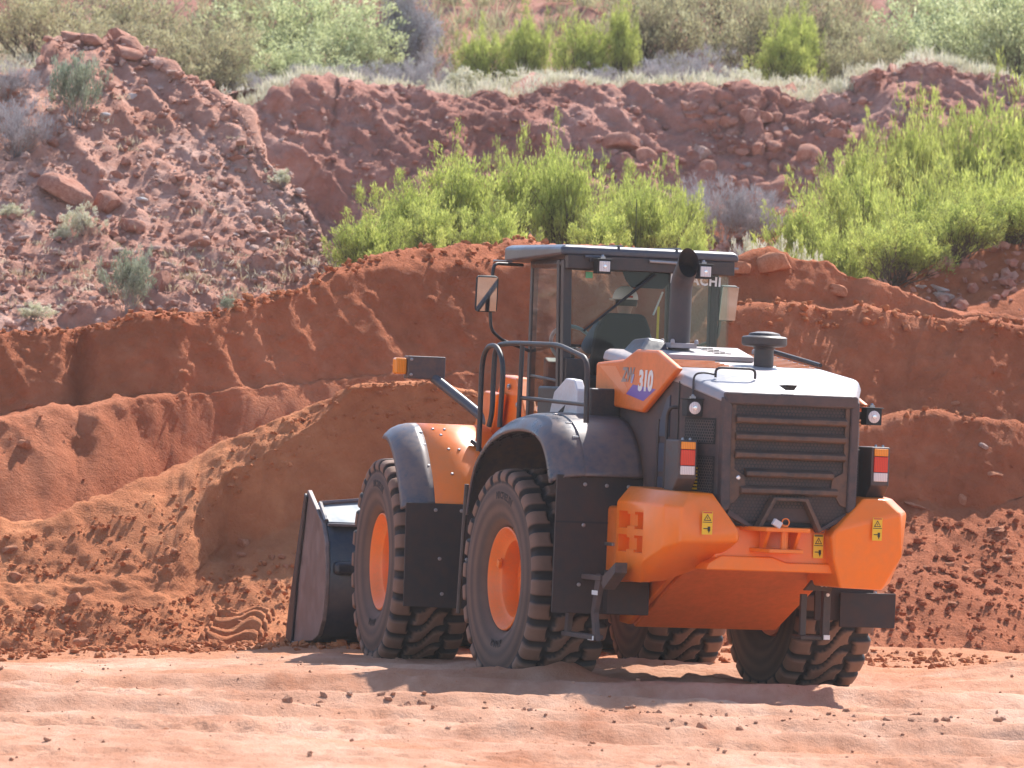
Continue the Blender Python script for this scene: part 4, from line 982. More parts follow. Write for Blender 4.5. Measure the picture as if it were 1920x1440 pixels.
bm = bmesh.new(); bolts(bm, [(.525, -2.035, .98), (.475, -2.035, .875), (.51, -2.035, .875), (.525, -2.035, .80)], (0, -1, 0), .014, .012); bbox(bm, .51, .56, -2.03, -2.02, .455, .49); fin('reflector_tab', bm, M['decalwhite'], parent=st)
# ladder between the tyres
bm = bmesh.new()
for w_ in (1.15, .82, .46): bbox(bm, -1.22, -.90, 1.02, 1.42, w_ - .02, w_ + .02)
btube(bm, [(-1.24, 1.05, 1.50), (-1.26, 1.02, .45)], .02, 6); btube(bm, [(-1.24, 1.42, 1.50), (-1.26, 1.45, .45)], .02, 6)
fin('boarding_ladder', bm, M['frame'], bevel=.004)

# ------------------------------------------------------------------ platform rails
tube('grab_rail', [(-1.40, .71, 1.78), (-1.40, .72, 2.50), (-1.40, .60, 2.625), (-1.40, .36, 2.625), (-1.40, .20, 2.48), (-1.40, .24, 1.98)], .021, M['black'], fl=.14)
r_ = tube('guard_rail', [(-1.34, .66, 1.98), (-1.33, .62, 2.10), (-1.32, .66, 2.30), (-1.32, .64, 2.63), (-1.30, .30, 2.65), (-1.28, -.72, 2.645), (-1.28, -1.38, 2.545), (-1.28, -1.40, 2.05)], .021, M['black'], fl=.12)
tube('rail_post', [(-1.30, .06, 2.64), (-1.30, .08, 2.05)], .019, M['black'], parent=r_); tube('rail_bar', [(-1.29, .05, 2.22), (-1.28, -1.40, 2.19)], .017, M['black'], parent=r_)

# ------------------------------------------------------------------ cab
cb = bmesh.new()
def post(a, b_, t=.045):
    a, b_ = Vector(a), Vector(b_); bbv = bbox(cb, -t, t, -t, t, 0, 1)
    for v in bbv: v.co = a.lerp(b_, v.co.z) + Vector((v.co.x, v.co.y, 0))
post((-.69, .68, 1.98), (-.715, .72, 3.34), .036); post((-.69, .80, 1.98), (-.715, .84, 3.34), .03)
post((-.60, 1.76, 1.98), (-.60, 1.78, 3.34), .028); post((.60, 1.76, 1.98), (.58, 1.78, 3.34), .028)
post((.67, .98, 1.98), (.66, .98, 3.34), .035)
bbox(cb, -.74, .70, .62, .70, 3.27, 3.38); bbox(cb, -.62, .60, 1.74, 1.82, 3.28, 3.36); bbox(cb, -.72, .70, .66, 1.80, 1.90, 1.99)
btube(cb, [(-.715, .70, 3.31), (-.60, 1.78, 3.31)], .04, 6); btube(cb, [(.68, .70, 3.31), (.58, 1.78, 3.31)], .04, 6)
btube(cb, [(-.70, .78, 2.36), (-.605, 1.76, 2.40)], .016, 6); bbox(cb, -.72, -.55, .62, .70, 1.95, 2.55); bbox(cb, .55, .70, .62, .70, 1.95, 2.6)
cab = fin('cab', cb, M['frame'], bevel=.012); cab['label'] = 'dark framed glazed operator cab'
P = []
for (v, u) in ((-.80, .62), (-.79, 2.00), (-.70, 2.12), (.60, 2.12), (.70, 2.0), (.735, .62)):
    P += [(v, u, 3.325 + (.0 if u > 1 else .055)), (v, u, 3.435), (v * .95, u * (.97 if u > 1 else 1.06), 3.462)]

roof = hull('cab_roof', P, M['gloss'], bevel=.02, seg=3)
bm = bmesh.new(); bbox(bm, -.30, -.28, .60, 2.0, 3.462, 3.474); bbox(bm, .20, .22, .60, 2.0, 3.462, 3.474); fin('roof_rib', bm, M['gloss'], parent=roof, bevel=.004)
tube('roof_rod', [(-.60, .61, 3.37), (-.45, .61, 3.37)], .014, M['gloss'], parent=roof); tube('roof_rod', [(-.05, .60, 3.355), (.22, .60, 3.35)], .014, M['steel'], parent=roof)
tube('aerial', [(-.02, 1.0, 3.46), (-.03, 1.0, 3.86)], .003, M['ink'], parent=roof, n=5)
work_lamp(-.465, .52, 3.295, .112, 'cab_lamp', square=True); work_lamp(.405, .52, 3.290, .112, 'cab_lamp', square=True)
box('lamp_bar', -.56, -.36, .60, .63, 3.33, 3.37, M['black'], bevel=.004)
def pane(name, pts, parent, mat='glass', th=.006):
    bm = bmesh.new(); a, b_, c_ = (Vector(p) for p in pts[:3]); n_ = (b_ - a).cross(c_ - a).normalized() * th
    A = [bm.verts.new(p) for p in pts]; bm.faces.new(A)
    o = fin(name, bm, M[mat], parent=parent, smooth=False)
    return o
rw = pane('rear_window', [(-.66, .685, 2.55), (.695, .685, 2.55), (.69, .70, 3.27), (-.68, .70, 3.27)], cab)
pane('side_window', [(-.705, .84, 2.38), (-.62, 1.73, 2.42), (-.62, 1.75, 3.28), (-.72, .86, 3.28)], cab)
pane('lower_door_glass', [(-.705, .84, 2.0), (-.62, 1.73, 2.0), (-.62, 1.73, 2.385), (-.705, .84, 2.345)], cab)
pane('side_window', [(.69, .72, 2.1), (.61, 1.74, 2.1), (.60, 1.75, 3.28), (.69, .74, 3.28)], cab)
pane('windscreen', [(-.58, 1.80, 2.15), (.58, 1.80, 2.15), (.57, 1.80, 3.28), (-.57, 1.80, 3.28)], cab)
text_mesh('window_lettering', 'HITACHI', .103, M['decalwhite'], rw, basis((.385, .672, 3.218), (1, 0, -.03), (.03, 0, 1)), .0008, 0, .0035, 1.12)
prism('sun_blind', [(-.225, 3.275), (.19, 3.275), (.18, 3.19), (.14, 3.14), (-.14, 3.14), (-.19, 3.20)], 'y', .74, .76, M['seat'], parent=cab, bevel=.008)
tube('wiper', [(-.565, .662, 2.775), (-.20, .66, 3.07), (.03, .665, 3.255)], lambda s: .009 + .006 * s, M['rubber'], parent=cab, n=6)
tube('strap', [(.155, 1.0, 2.93), (.23, 1.0, 3.12)], .008, M['decalwhite'], parent=cab, n=6)
box('belt_strip', .17, .19, .95, .955, 2.60, 3.0, M['hi'], parent=cab, bevel=0)
box('inspection_sticker', -.56, -.50, .682, .684, 3.20, 3.25, plain('sticker_green', (.12, .4, .2), .5), parent=cab, bevel=0)
# seat, steering wheel, console
seat = hull('operator_seat', [(x * sx - .09, y, z) for sx in (-1, 1) for x, y, z in ((.24, 1.10, 2.42), (.245, 1.02, 2.62), (.23, .98, 2.80), (.17, .96, 2.93), (.24, 1.20, 2.42), (.23, 1.10, 2.8), (.16, 1.06, 2.935))], M['seat'], bevel=.04, seg=4)
hull('seat_cushion', [(x * sx - .09, y, z) for sx in (-1, 1) for x, y, z in ((.25, 1.05, 2.26), (.25, 1.6, 2.28), (.25, 1.05, 2.42), (.24, 1.58, 2.42))], M['seat'], parent=seat, bevel=.04)
box('seat_base', -.27, .09, 1.1, 1.5, 1.98, 2.26, M['black'], parent=seat)
stw = tube('steering_wheel', [(-.30 + .19 * math.cos(a), 1.62 + .19 * .55 * math.sin(a), 2.66 + .19 * .83 * math.sin(a)) for a in np.linspace(0, 2 * math.pi, 25)[:-1]], .016, M['wheelrim'], n=8, closed=True)
bm = bmesh.new(); btube(bm, [(-.30, 1.64, 2.65), (-.28, 1.78, 2.3), (-.28, 1.8, 2.0)], .035, 8); btube(bm, [(-.47, 1.62, 2.66), (-.13, 1.62, 2.66)], .012, 6); fin('steering_column', bm, M['black'], parent=stw)
hull('console', [(x, y, z) for x in (.22, .45) for y, z in ((1.0, 2.0), (1.6, 2.0), (1.0, 2.5), (1.5, 2.58))], M['black'], bevel=.03)
hull('dashboard', [(x, y, z) for x in (-.50, .02) for y, z in ((1.66, 2.3), (1.76, 2.3), (1.68, 2.52), (1.77, 2.56))], M['black'], bevel=.02)
# fairing on the platform beside the cab
fr_ = prism('platform_fairing', [(.06, 1.98), (-.62, 1.98), (-.62, 2.30), (-.55, 2.38), (-.36, 2.39), (-.10, 2.28)], 'x', -1.08, -1.0, M['white'], bevel=.015)
fr_['label'] = 'off-white fairing with a black mark beside the cab door'
prism('black_mark', [(-.18, 2.02), (-.40, 2.02), (-.46, 2.10), (-.33, 2.11), (-.38, 2.18), (-.22, 2.12)], 'x', -1.082, -1.079, M['ink'], parent=fr_, bevel=0)
box('platform_box', -1.0, -.74, -.72, .5, 1.98, 2.32, M['black'], bevel=.02)
box('platform', -1.35, -.70, -1.1, .7, 2.0 + .055, 2.075, M['frame'], bevel=.004) if False else None
# mirrors
def mirror(x, y, z, w_, h_, arm, s):
    bm = bmesh.new(); a = s * math.radians(14); R_ = Matrix.Rotation(a, 3, 'Z') @ Matrix.Rotation(math.radians(8), 3, 'X')
    bbox(bm, x - w_ / 2, x + w_ / 2, y, y + .06, z - h_ / 2, z + h_ / 2, R_)
    o = fin('mirror', bm, M['rubber'], bevel=.03, seg=4)
    bm = bmesh.new(); bbox(bm, x - w_ / 2 + .012, x + w_ / 2 - .012, y - .004, y + .002, z - h_ / 2 + .012, z + h_ / 2 - .012, R_, (x, y + .03, z)); fin('mirror_glass', bm, M['mirror'], parent=o, bevel=.0)
    tube('mirror_arm', arm, .014, M['black'], parent=o, n=8, fl=.06); return o
mirror(-1.09, 1.52, 3.05, .185, .30, [(-.70, 1.80, 3.30), (-1.02, 1.60, 3.30), (-1.05, 1.58, 3.0), (-1.03, 1.58, 2.76), (-.90, 1.68, 2.68), (-.62, 1.76, 2.60)], -1)
mirror(1.02, 1.55, 3.06, .185, .30, [(.60, 1.80, 3.30), (.95, 1.62, 3.30), (.98, 1.6, 3.0), (.96, 1.6, 2.76), (.6, 1.76, 2.60)], 1)
tube('mirror_bracket', [(-.98, 1.72, 3.325), (-.80, 1.78, 3.325)], .010, M['steel'], n=6); tube('mirror_bracket', [(.68, .75, 3.33), (.78, .75, 3.33)], .012, M['steel'], n=6)
# front lamp posts
for s in (-1, 1):
    o = box('lamp_housing', min(s * 1.08, s * .75), max(s * 1.08, s * .75), 2.34, 2.50, 2.335, 2.53, M['plastic'], 'F', bevel=.012)
    bm = bmesh.new(); bbox(bm, min(s * 1.08, s * 1.185), max(s * 1.08, s * 1.185), 2.36, 2.48, 2.37, 2.51); fin('indicator_lens', bm, M['amber'], 'F', parent=o, bevel=.02)
    bm = bmesh.new(); bolts(bm, [(s * 1.05, 2.34, 2.50), (s * 1.05, 2.34, 2.37)], (0, -1, 0), .014, .01); fin('lamp_bolt', bm, M['steel'], 'F', parent=o)
    box('headlamp_glass', min(s * 1.05, s * .78), max(s * 1.05, s * .78), 2.50, 2.515, 2.36, 2.51, M['clear'], 'F', parent=o, bevel=.01)
    tube('lamp_post', [(s * .84, 2.38, 2.35), (s * .62, 1.95, 2.12), (s * .48, 1.60, 1.95), (s * .44, 1.5, 1.85)], .042, M['gloss'], 'F', n=12, fl=.1)
    tube('fender_hose', [(s * .72, .95, 1.55), (s * .74, 1.0, 1.78), (s * .82, 1.05, 1.84)], .02, M['black'], 'F', n=8, fl=.08)
# parts of parts keep their parent's frame of reference; only the top ones carry the articulation
# ------------------------------------------------------------------ operator
drv = link('person', None); tag(drv, 'person in a white cap seated at the wheel inside the loader cab', 'person')
drv.rotation_euler = (0, 0, TH)
def skin_obj(name, verts, edges, radii, mat, parent, root=0, sub=2):
    me = bpy.data.meshes.new(name); me.from_pydata(verts, edges, []); o = link(name, me, mat, parent)
    bm = bmesh.new(); bm.from_mesh(me); ly = bm.verts.layers.skin.verify()
    for i, v in enumerate(bm.verts):
        v[ly].radius = radii[i] if isinstance(radii[i], tuple) else (radii[i], radii[i]); v[ly].use_root = i == root
    bm.to_mesh(me); bm.free()
    o.modifiers.new('skin', 'SKIN').use_smooth_shade = True; m_ = o.modifiers.new('sub', 'SUBSURF'); m_.levels = m_.render_levels = sub
    bpy.context.view_layer.update(); bake(o); o.data.polygons.foreach_set('use_smooth', [True] * len(o.data.polygons)); return o
px_ = -.02
bv = [(px_, 1.27, 2.46), (px_, 1.28, 2.60), (px_, 1.25, 2.74), (px_, 1.27, 2.84), (px_ + .03, 1.30, 2.915), (px_ + .045, 1.32, 2.97), (px_ + .05, 1.325, 3.04), (px_ + .05, 1.325, 3.09),
      (px_ - .17, 1.27, 2.80), (px_ - .27, 1.38, 2.60), (px_ - .25, 1.58, 2.60), (px_ + .18, 1.27, 2.80), (px_ + .27, 1.34, 2.60), (px_ + .16, 1.55, 2.58),
      (px_ - .1, 1.30, 2.44), (px_ - .14, 1.66, 2.44), (px_ - .14, 1.72, 2.08), (px_ + .1, 1.30, 2.44), (px_ + .14, 1.66, 2.44), (px_ + .14, 1.72, 2.08)]
be = [(0, 1), (1, 2), (2, 3), (3, 4), (4, 5), (5, 6), (6, 7), (3, 8), (8, 9), (9, 10), (3, 11), (11, 12), (12, 13), (0, 14), (14, 15), (15, 16), (0, 17), (17, 18), (18, 19)]
br = [.14, .15, (.17, .13), (.13, .10), .055, .062, .088, .075, .075, .05, .035, .075, .05, .035, .09, .07, .05, .09, .07, .05]
body_ = skin_obj('body', bv, be, br, M['skin'], drv)
def sub(verts_i, grow):
    idx = {k: n for n, k in enumerate(verts_i)}
    return [bv[k] for k in verts_i], [(idx[a], idx[b_]) for a, b_ in be if a in idx and b_ in idx], [tuple(c + grow for c in (br[k] if isinstance(br[k], tuple) else (br[k], br[k]))) for k in verts_i]
skin_obj('shirt', *sub([0, 1, 2, 3, 8, 9, 11, 12], .014), M['shirt'], drv); skin_obj('trousers', *sub([0, 14, 15, 16, 17, 18, 19], .012), M['jeans'], drv)
hd = Vector((px_ + .05, 1.325, 3.045))
bm = bmesh.new(); bmesh.ops.create_uvsphere(bm, u_segments=24, v_segments=16, radius=1)
for v in bm.verts: v.co = hd + Vector((v.co.x * .096, v.co.y * .112 - .005, v.co.z * .085 - .015))
bmesh.ops.delete(bm, geom=[v for v in bm.verts if v.co.z < hd.z - .06 or (v.co.y > hd.y + .04 and v.co.z < hd.z)], context='VERTS'); o = fin('hair', bm, M['hair'], parent=drv)
bm = bmesh.new(); bmesh.ops.create_uvsphere(bm, u_segments=28, v_segments=18, radius=1)
for v in bm.verts: v.co = hd + Vector((v.co.x * .104, v.co.y * .118, v.co.z * .112 + .005))
bmesh.ops.delete(bm, geom=[v for v in bm.verts if v.co.z < hd.z - .008], context='VERTS')
rim_ = [bm.verts.new(hd + Vector((.10 * math.sin(a), .09 + .12 * math.cos(a), .01 - .012 * math.cos(a)))) for a in np.linspace(-1.25, 1.25, 9)]
rin = [bm.verts.new(hd + Vector((.095 * math.sin(a), .085 + .03 * math.cos(a), .012))) for a in np.linspace(-1.25, 1.25, 9)]
for k in range(8): bm.faces.new([rim_[k], rim_[k + 1], rin[k + 1], rin[k]])
cp_ = fin('cap', bm, M['capwhite'], parent=drv); cp_.modifiers.new('s', 'SOLIDIFY').thickness = .004
box('cap_patch', hd.x - .018, hd.x + .022, hd.y - .121, hd.y - .113, hd.z + .02, hd.z + .036, M['stickerred'], parent=drv, bevel=.002)
# simple face: nose, brow and ears as part of the head, hands with fingers on the wheel rim
bm = bmesh.new()
for s in (-1, 1):
    q = bmesh.ops.create_uvsphere(bm, u_segments=10, v_segments=8, radius=1)['verts']
    for v in q: v.co = hd + Vector((s * .093 + v.co.x * .012, v.co.y * .022 - .005, v.co.z * .032 - .028))
q = bmesh.ops.create_uvsphere(bm, u_segments=10, v_segments=8, radius=1)['verts']
for v in q: v.co = hd + Vector((v.co.x * .015, .095 + v.co.y * .018, v.co.z * .026 - .03))
fin('face_features', bm, M['skin'], parent=drv)
for s, (hx, hy, hz) in ((-1, bv[10]), (1, bv[13])):
    V = [(hx, hy, hz)]; E = []; Rr = [.03]
    V.append((hx, hy + .05, hz + .02)); E.append((0, 1)); Rr.append(.034)
    for k in range(4):
        b0 = len(V); ox = (k - 1.5) * .021
        for (dy, dz) in ((.10, .04), (.125, .02), (.115, -.005)): V.append((hx + ox, hy + dy - abs(k - 1) * .004, hz + dz)); Rr.append(.009)
        E += [(1, b0), (b0, b0 + 1), (b0 + 1, b0 + 2)]
    b0 = len(V); V += [(hx - s * .04, hy + .06, hz + .01), (hx - s * .05, hy + .09, hz)]; Rr += [.011, .009]; E += [(1, b0), (b0, b0 + 1)]
    skin_obj('hand', V, E, Rr, M['skin'], drv, sub=1)

# ================================================================== PLANTS AND STONES
def leaf_mat(name, cols, trans=.35):
    m = bpy.data.materials.new(name); m.use_nodes = True; t = m.node_tree; b = t.nodes['Principled BSDF']
    a = t.nodes.new('ShaderNodeAttribute'); a.attribute_name = 'tint'
    c = ramp(t, a.outputs['Fac'], [(i / (len(cols) - 1), k) for i, k in enumerate(cols)])
    t.links.new(c, b.inputs['Base Color']); b.inputs['Roughness'].default_value = .65; b.inputs['Specular IOR Level'].default_value = .25
    tr = t.nodes.new('ShaderNodeBsdfTranslucent'); t.links.new(c, tr.inputs[0]); mx = t.nodes.new('ShaderNodeMixShader'); mx.inputs[0].default_value = trans
    t.links.new(b.outputs[0], mx.inputs[1]); t.links.new(tr.outputs[0], mx.inputs[2]); t.links.new(mx.outputs[0], t.nodes['Material Output'].inputs[0]); return m
M['leaf_broom'] = leaf_mat('broom_foliage', [(.19, .19, .07), (.33, .37, .10), (.49, .55, .13), (.64, .67, .20)], .45)
M['leaf_olive'] = leaf_mat('olive_foliage', [(.24, .19, .13), (.35, .30, .18), (.45, .42, .23), (.55, .53, .32)], .35)
M['leaf_fresh'] = leaf_mat('fresh_foliage', [(.30, .31, .16), (.43, .47, .23), (.55, .59, .32), (.65, .69, .42)], .42)
M['leaf_grey'] = leaf_mat('grey_twigs', [(.26, .23, .22), (.36, .33, .33), (.46, .43, .43), (.55, .53, .54)], .15)
M['leaf_pale'] = leaf_mat('pale_leaves', [(.42, .42, .26), (.56, .54, .37), (.68, .66, .50), (.77, .74, .62)], .3)
M['leaf_sage'] = leaf_mat('sage_leaves', [(.16, .18, .12), (.25, .28, .19), (.36, .40, .28), (.45, .48, .36)], .3)
M['leaf_straw'] = leaf_mat('straw', [(.36, .27, .17), (.50, .40, .26), (.62, .53, .37), (.70, .63, .48)], .3)
M['bark'] = soil_mat('grey_bark', (.07, .05, .035), (.12, .09, .065), (.18, .14, .11), 3, 20, .5, .01)
M['bark_pale'] = soil_mat('pale_bark', (.25, .21, .19), (.33, .29, .27), (.42, .38, .36), 3, 20, .5, .01)
def slivers(P, D, Ln, Wd, tint, rng):
    """thin leaf blades: base points P, directions D, lengths, widths"""
    n = len(P); R = rng.normal(size=(n, 3)); S = np.cross(D, R); S /= np.linalg.norm(S, axis=1, keepdims=True) + 1e-9
    a = P - S * Wd[:, None] * .35; b = P + S * Wd[:, None] * .35
    bend = rng.normal(size=(n, 3)) * .12; T = P + (D + bend) * Ln[:, None]; mid = P + D * Ln[:, None] * .5
    V = np.stack([a, mid + S * Wd[:, None] * .5, T, mid - S * Wd[:, None] * .5], 1).reshape(-1, 3)
    F = np.arange(4 * n).reshape(-1, 4); t = np.repeat(tint, 4)
    return V, F, t
def stem_mesh(name, segs, mat):
    """segs: list of (p0, p1, r0, r1)"""
    P0 = np.array([s[0] for s in segs]); P1 = np.array([s[1] for s in segs]); r0 = np.array([s[2] for s in segs]); r1 = np.array([s[3] for s in segs])
    D = P1 - P0; D /= np.linalg.norm(D, axis=1, keepdims=True) + 1e-9; A = np.cross(D, np.array([.31, .95, .1])); A /= np.linalg.norm(A, axis=1, keepdims=True) + 1e-9; B = np.cross(D, A)
    V = []
    for P, r in ((P0, r0), (P1, r1)):
        for k in range(3): an = k * 2 * math.pi / 3; V.append(P + (A * math.cos(an) + B * math.sin(an)) * r[:, None])
    V = np.stack(V, 1).reshape(-1, 3); n = len(segs); o = np.arange(n)[:, None] * 6
    F = np.concatenate([o + np.array([[k, (k + 1) % 3, 3 + (k + 1) % 3, 3 + k]]) for k in range(3)])
    me = np_mesh(name, V, F, True); me.materials.append(mat); return me
def shrub_mesh(seed, kind, n_stem=16, n_plume=80, per=70, L=.16, Wd=.016, spread=.5, up=.75, droop=0, r=.012, crown=(.35, 1.0), clump=.09, leafmat='leaf_broom', bark='bark', lobes=5):
    rng = np.random.default_rng(seed)
    # several lobes of unequal height make the uneven outline
    lob = [(rng.uniform(0, 2 * math.pi), rng.uniform(.1, .75), rng.uniform(.62, 1.0)) for _ in range(lobes)]
    lob[0] = (0, .1, 1.0)
    segs = []; tips = []
    for i in range(n_stem):
        a, rr, hh = lob[i % lobes]; a += rng.normal() * .45; rad = (rr + rng.normal() * .14) * spread; top = hh * rng.uniform(.55, .95)
        p = np.array([rng.normal() * .03, rng.normal() * .03, -.04]); q = np.array([math.cos(a) * rad, math.sin(a) * rad, top * .75]); k = 6; prev = p
        for j in range(1, k + 1):
            s = j / k; cur = p + (q - p) * s + np.array([math.cos(a), math.sin(a), 0]) * rad * .25 * math.sin(s * 3.14) + rng.normal(size=3) * .018
            segs.append((prev, cur, r * (1.1 - .8 * (j - 1) / k), r * (1.1 - .8 * j / k))); prev = cur
            if s > .4:
                for _ in range(2):
                    d = (q - p) / np.linalg.norm(q - p) + rng.normal(size=3) * .35; d[2] = abs(d[2]); e = cur + d * rng.uniform(.1, .28)
                    segs.append((cur, e, r * .45, r * .15)); tips.append(e)
        tips.append(prev)
    tips = np.array(tips); n_p = n_plume; idx = rng.integers(0, len(tips), n_p)
    C = tips[idx] + rng.normal(size=(n_p, 3)) * np.array([clump, clump, clump * .8]); C[:, 2] = np.clip(C[:, 2], crown[0] * rng.uniform(.5, 1.2, n_p), None)
    ax = C - np.array([0, 0, -.35]); ax /= np.linalg.norm(ax, axis=1, keepdims=True); ax[:, 2] += up; ax /= np.linalg.norm(ax, axis=1, keepdims=True)
    pl = rng.uniform(.09, .19, n_p)
    base_t = np.clip(rng.normal(.48, .17, n_p), 0, 1)
    s = rng.random((n_p, per)); P = C[:, None] + ax[:, None] * (s * pl[:, None])[..., None] + rng.normal(size=(n_p, per, 3)) * (.020 + .028 * (1 - s))[..., None]
    D = ax[:, None] * .9 + rng.normal(size=(n_p, per, 3)) * .30; D[..., 2] -= droop; D /= np.linalg.norm(D, axis=-1, keepdims=True)
    t = np.clip(base_t[:, None] + (s - .5) * .45 + rng.normal(size=s.shape) * .12, 0, 1)
    V, F, T = slivers(P.reshape(-1, 3), D.reshape(-1, 3), rng.uniform(.5, 1.2, n_p * per) * L * .55, rng.uniform(.7, 1.3, n_p * per) * Wd, t.ravel(), rng)
    me = np_mesh('foliage', V, F, False); a = me.attributes.new('tint', 'FLOAT', 'POINT'); a.data.foreach_set('value', T.astype(np.float32)); me.materials.append(M[leafmat])
    return me, stem_mesh('stem', segs, M[bark])
LIB = {}
for k in range(4): LIB['broom', k] = shrub_mesh(20 + k, 'b', 30, 200, 60, .11, .011, .66, .55, lobes=7, clump=.062, crown=(.30, 1), r=.013)
for k in range(3): LIB['olive', k] = shrub_mesh(40 + k, 'o', 26, 190, 34, .09, .015, .55, .25, crown=(.12, 1), clump=.12, leafmat='leaf_olive', lobes=7, r=.008)
for k in range(2): LIB['fresh', k] = shrub_mesh(50 + k, 'f', 26, 230, 34, .08, .020, .58, .1, crown=(.1, 1), clump=.13, leafmat='leaf_fresh', lobes=7, r=.008, droop=.1)
for k in range(2): LIB['grey', k] = shrub_mesh(60 + k, 'g', 46, 150, 40, .22, .006, .62, .5, crown=(.05, 1), clump=.12, leafmat='leaf_grey', bark='bark_pale', lobes=8, r=.006)
for k in range(2): LIB['pale', k] = shrub_mesh(70 + k, 'p', 24, 110, 40, .14, .022, .75, .6, crown=(.02, 1), clump=.10, leafmat='leaf_pale', bark='bark_pale', lobes=8, r=.01)
for k in range(2): LIB['sage', k] = shrub_mesh(80 + k, 's', 18, 110, 34, .15, .016, .45, 1.1, crown=(.05, 1), clump=.07, leafmat='leaf_sage', bark='bark_pale', lobes=6, r=.008)
for k in range(1): LIB['dark', k] = shrub_mesh(90 + k, 'd', 60, 150, 60, .25, .010, .4, .2, crown=(.02, 1), clump=.10, leafmat='leaf_grey', bark='bark', lobes=8, r=.008, droop=.9)
def plant(kind, px, top, wpx, d, label, name=None, group=None, base=None, k=None):
    if base is not None:
        r = hit(px, base); p = r[0]; d = p.y + CD
    else:
        q = at(px, 700, d); r = drop(q[0], q[1]); p = r[0]
    h = max(.12, at(px, top, d)[2] - p.z); w = wpx * d / FPX
    var = [kk for kk in LIB if kk[0] == kind]; fm, sm = LIB[var[(k if k is not None else random.randrange(99)) % len(var)]]
    nm = name or {'broom': 'broom_bush', 'olive': 'desert_shrub', 'fresh': 'leafy_shrub', 'grey': 'dry_bush', 'pale': 'pale_bush', 'sage': 'sage_bush', 'dark': 'dead_brush'}[kind]
    o = link(nm, None); o.location = (p.x, p.y, p.z - .02); o.rotation_euler = (0, 0, random.uniform(0, 6.28)); s = w / 1.15
    o.scale = (s, s, h / (1.0 if kind == 'broom' else 1.12)); tag(o, label, 'shrub' if kind not in ('pale', 'sage') else 'plant', group)
    link('foliage', fm, None, o); link('stem', sm, None, o); return o
# clump behind the cab
for a in (('broom', 692, 388, 165, 76.5, 'low rounded green broom bush at the left end of the clump above the soil bank'),
          ('broom', 760, 322, 150, 78, 'second green broom bush from the left in the clump above the soil bank, twin-peaked'),
          ('broom', 868, 268, 220, 79, 'large bright yellow-green broom bush with a broad dome, left of the cab roof'),
          ('broom', 975, 285, 150, 80, 'green broom bush standing directly above the left edge of the cab roof'),
          ('broom', 1062, 254, 190, 79, 'tallest pointed broom bush, above the middle of the cab roof'),
          ('broom', 1150, 305, 130, 80.5, 'slender broom bush with one leaning tip right of the tallest one'),
          ('broom', 1215, 325, 160, 78.5, 'yellow-green broom bush above the exhaust stack'),
          ('broom', 1262, 335, 110, 80, 'narrow broom bush at the right end of the clump behind the cab'),
          ('broom', 1302, 424, 80, 76, 'small broom shoot low down behind the right corner of the cab roof'),
          ('broom', 800, 385, 150, 76.5, 'darker green low broom bush in front of the broad domed one'),
          ('broom', 930, 370, 150, 77, 'low broom bush tucked in front just left of the cab roof'),
          ('broom', 1130, 395, 170, 76.5, 'low olive broom bush close behind the cab roof, right of its aerial')):
    plant(*a, group='green broom bushes behind the cab')
for a in (('broom', 1500, 385, 150, 79, 'low broom bush at the left foot of the large green thicket on the right'),
          ('broom', 1592, 252, 130, 88, 'upright broom bush with a pointed tip against the rock face'),
          ('broom', 1700, 222, 170, 89, 'tall broom bush high in the right thicket against the rock face'),
          ('broom', 1610, 320, 230, 82, 'wide bright broom bush at the front left of the right thicket'),
          ('broom', 1722, 308, 230, 80, 'biggest yellow-green broom bush at the front centre of the right thicket'),
          ('broom', 1830, 280, 260, 84, 'feathery broom bush in the middle right of the thicket'),
          ('broom', 1908, 290, 240, 83, 'broom bush cut by the right edge of the picture, at mid height of the thicket'),
          ('broom', 1800, 165, 220, 93, 'broom bush high up behind the thicket below the hill crest'),
          ('broom', 1895, 150, 260, 93, 'topmost broom bush at the right edge under the pale green tree'),
          ('broom', 1885, 350, 180, 78.5, 'low green broom bush by the far spoil pile at the right edge'),
          ('broom', 1560, 410, 140, 78, 'low olive broom bush in front of the wide one, above the banks'),
          ('broom', 1660, 400, 190, 77.5, 'low broom bush over the dip between the two spoil crests'),
          ('broom', 1780, 375, 160, 78, 'low yellowish broom bush right of the biggest one'),
          ('broom', 2060, 240, 260, 83, None), ('broom', 2250, 200, 300, 86, None)):
    plant(*a[:5], a[5] or ('broom bush growing just past the right edge of the picture' if a[1] < 2100 else 'big broom bush far past the right edge of the picture'), group='green broom thicket on the right')
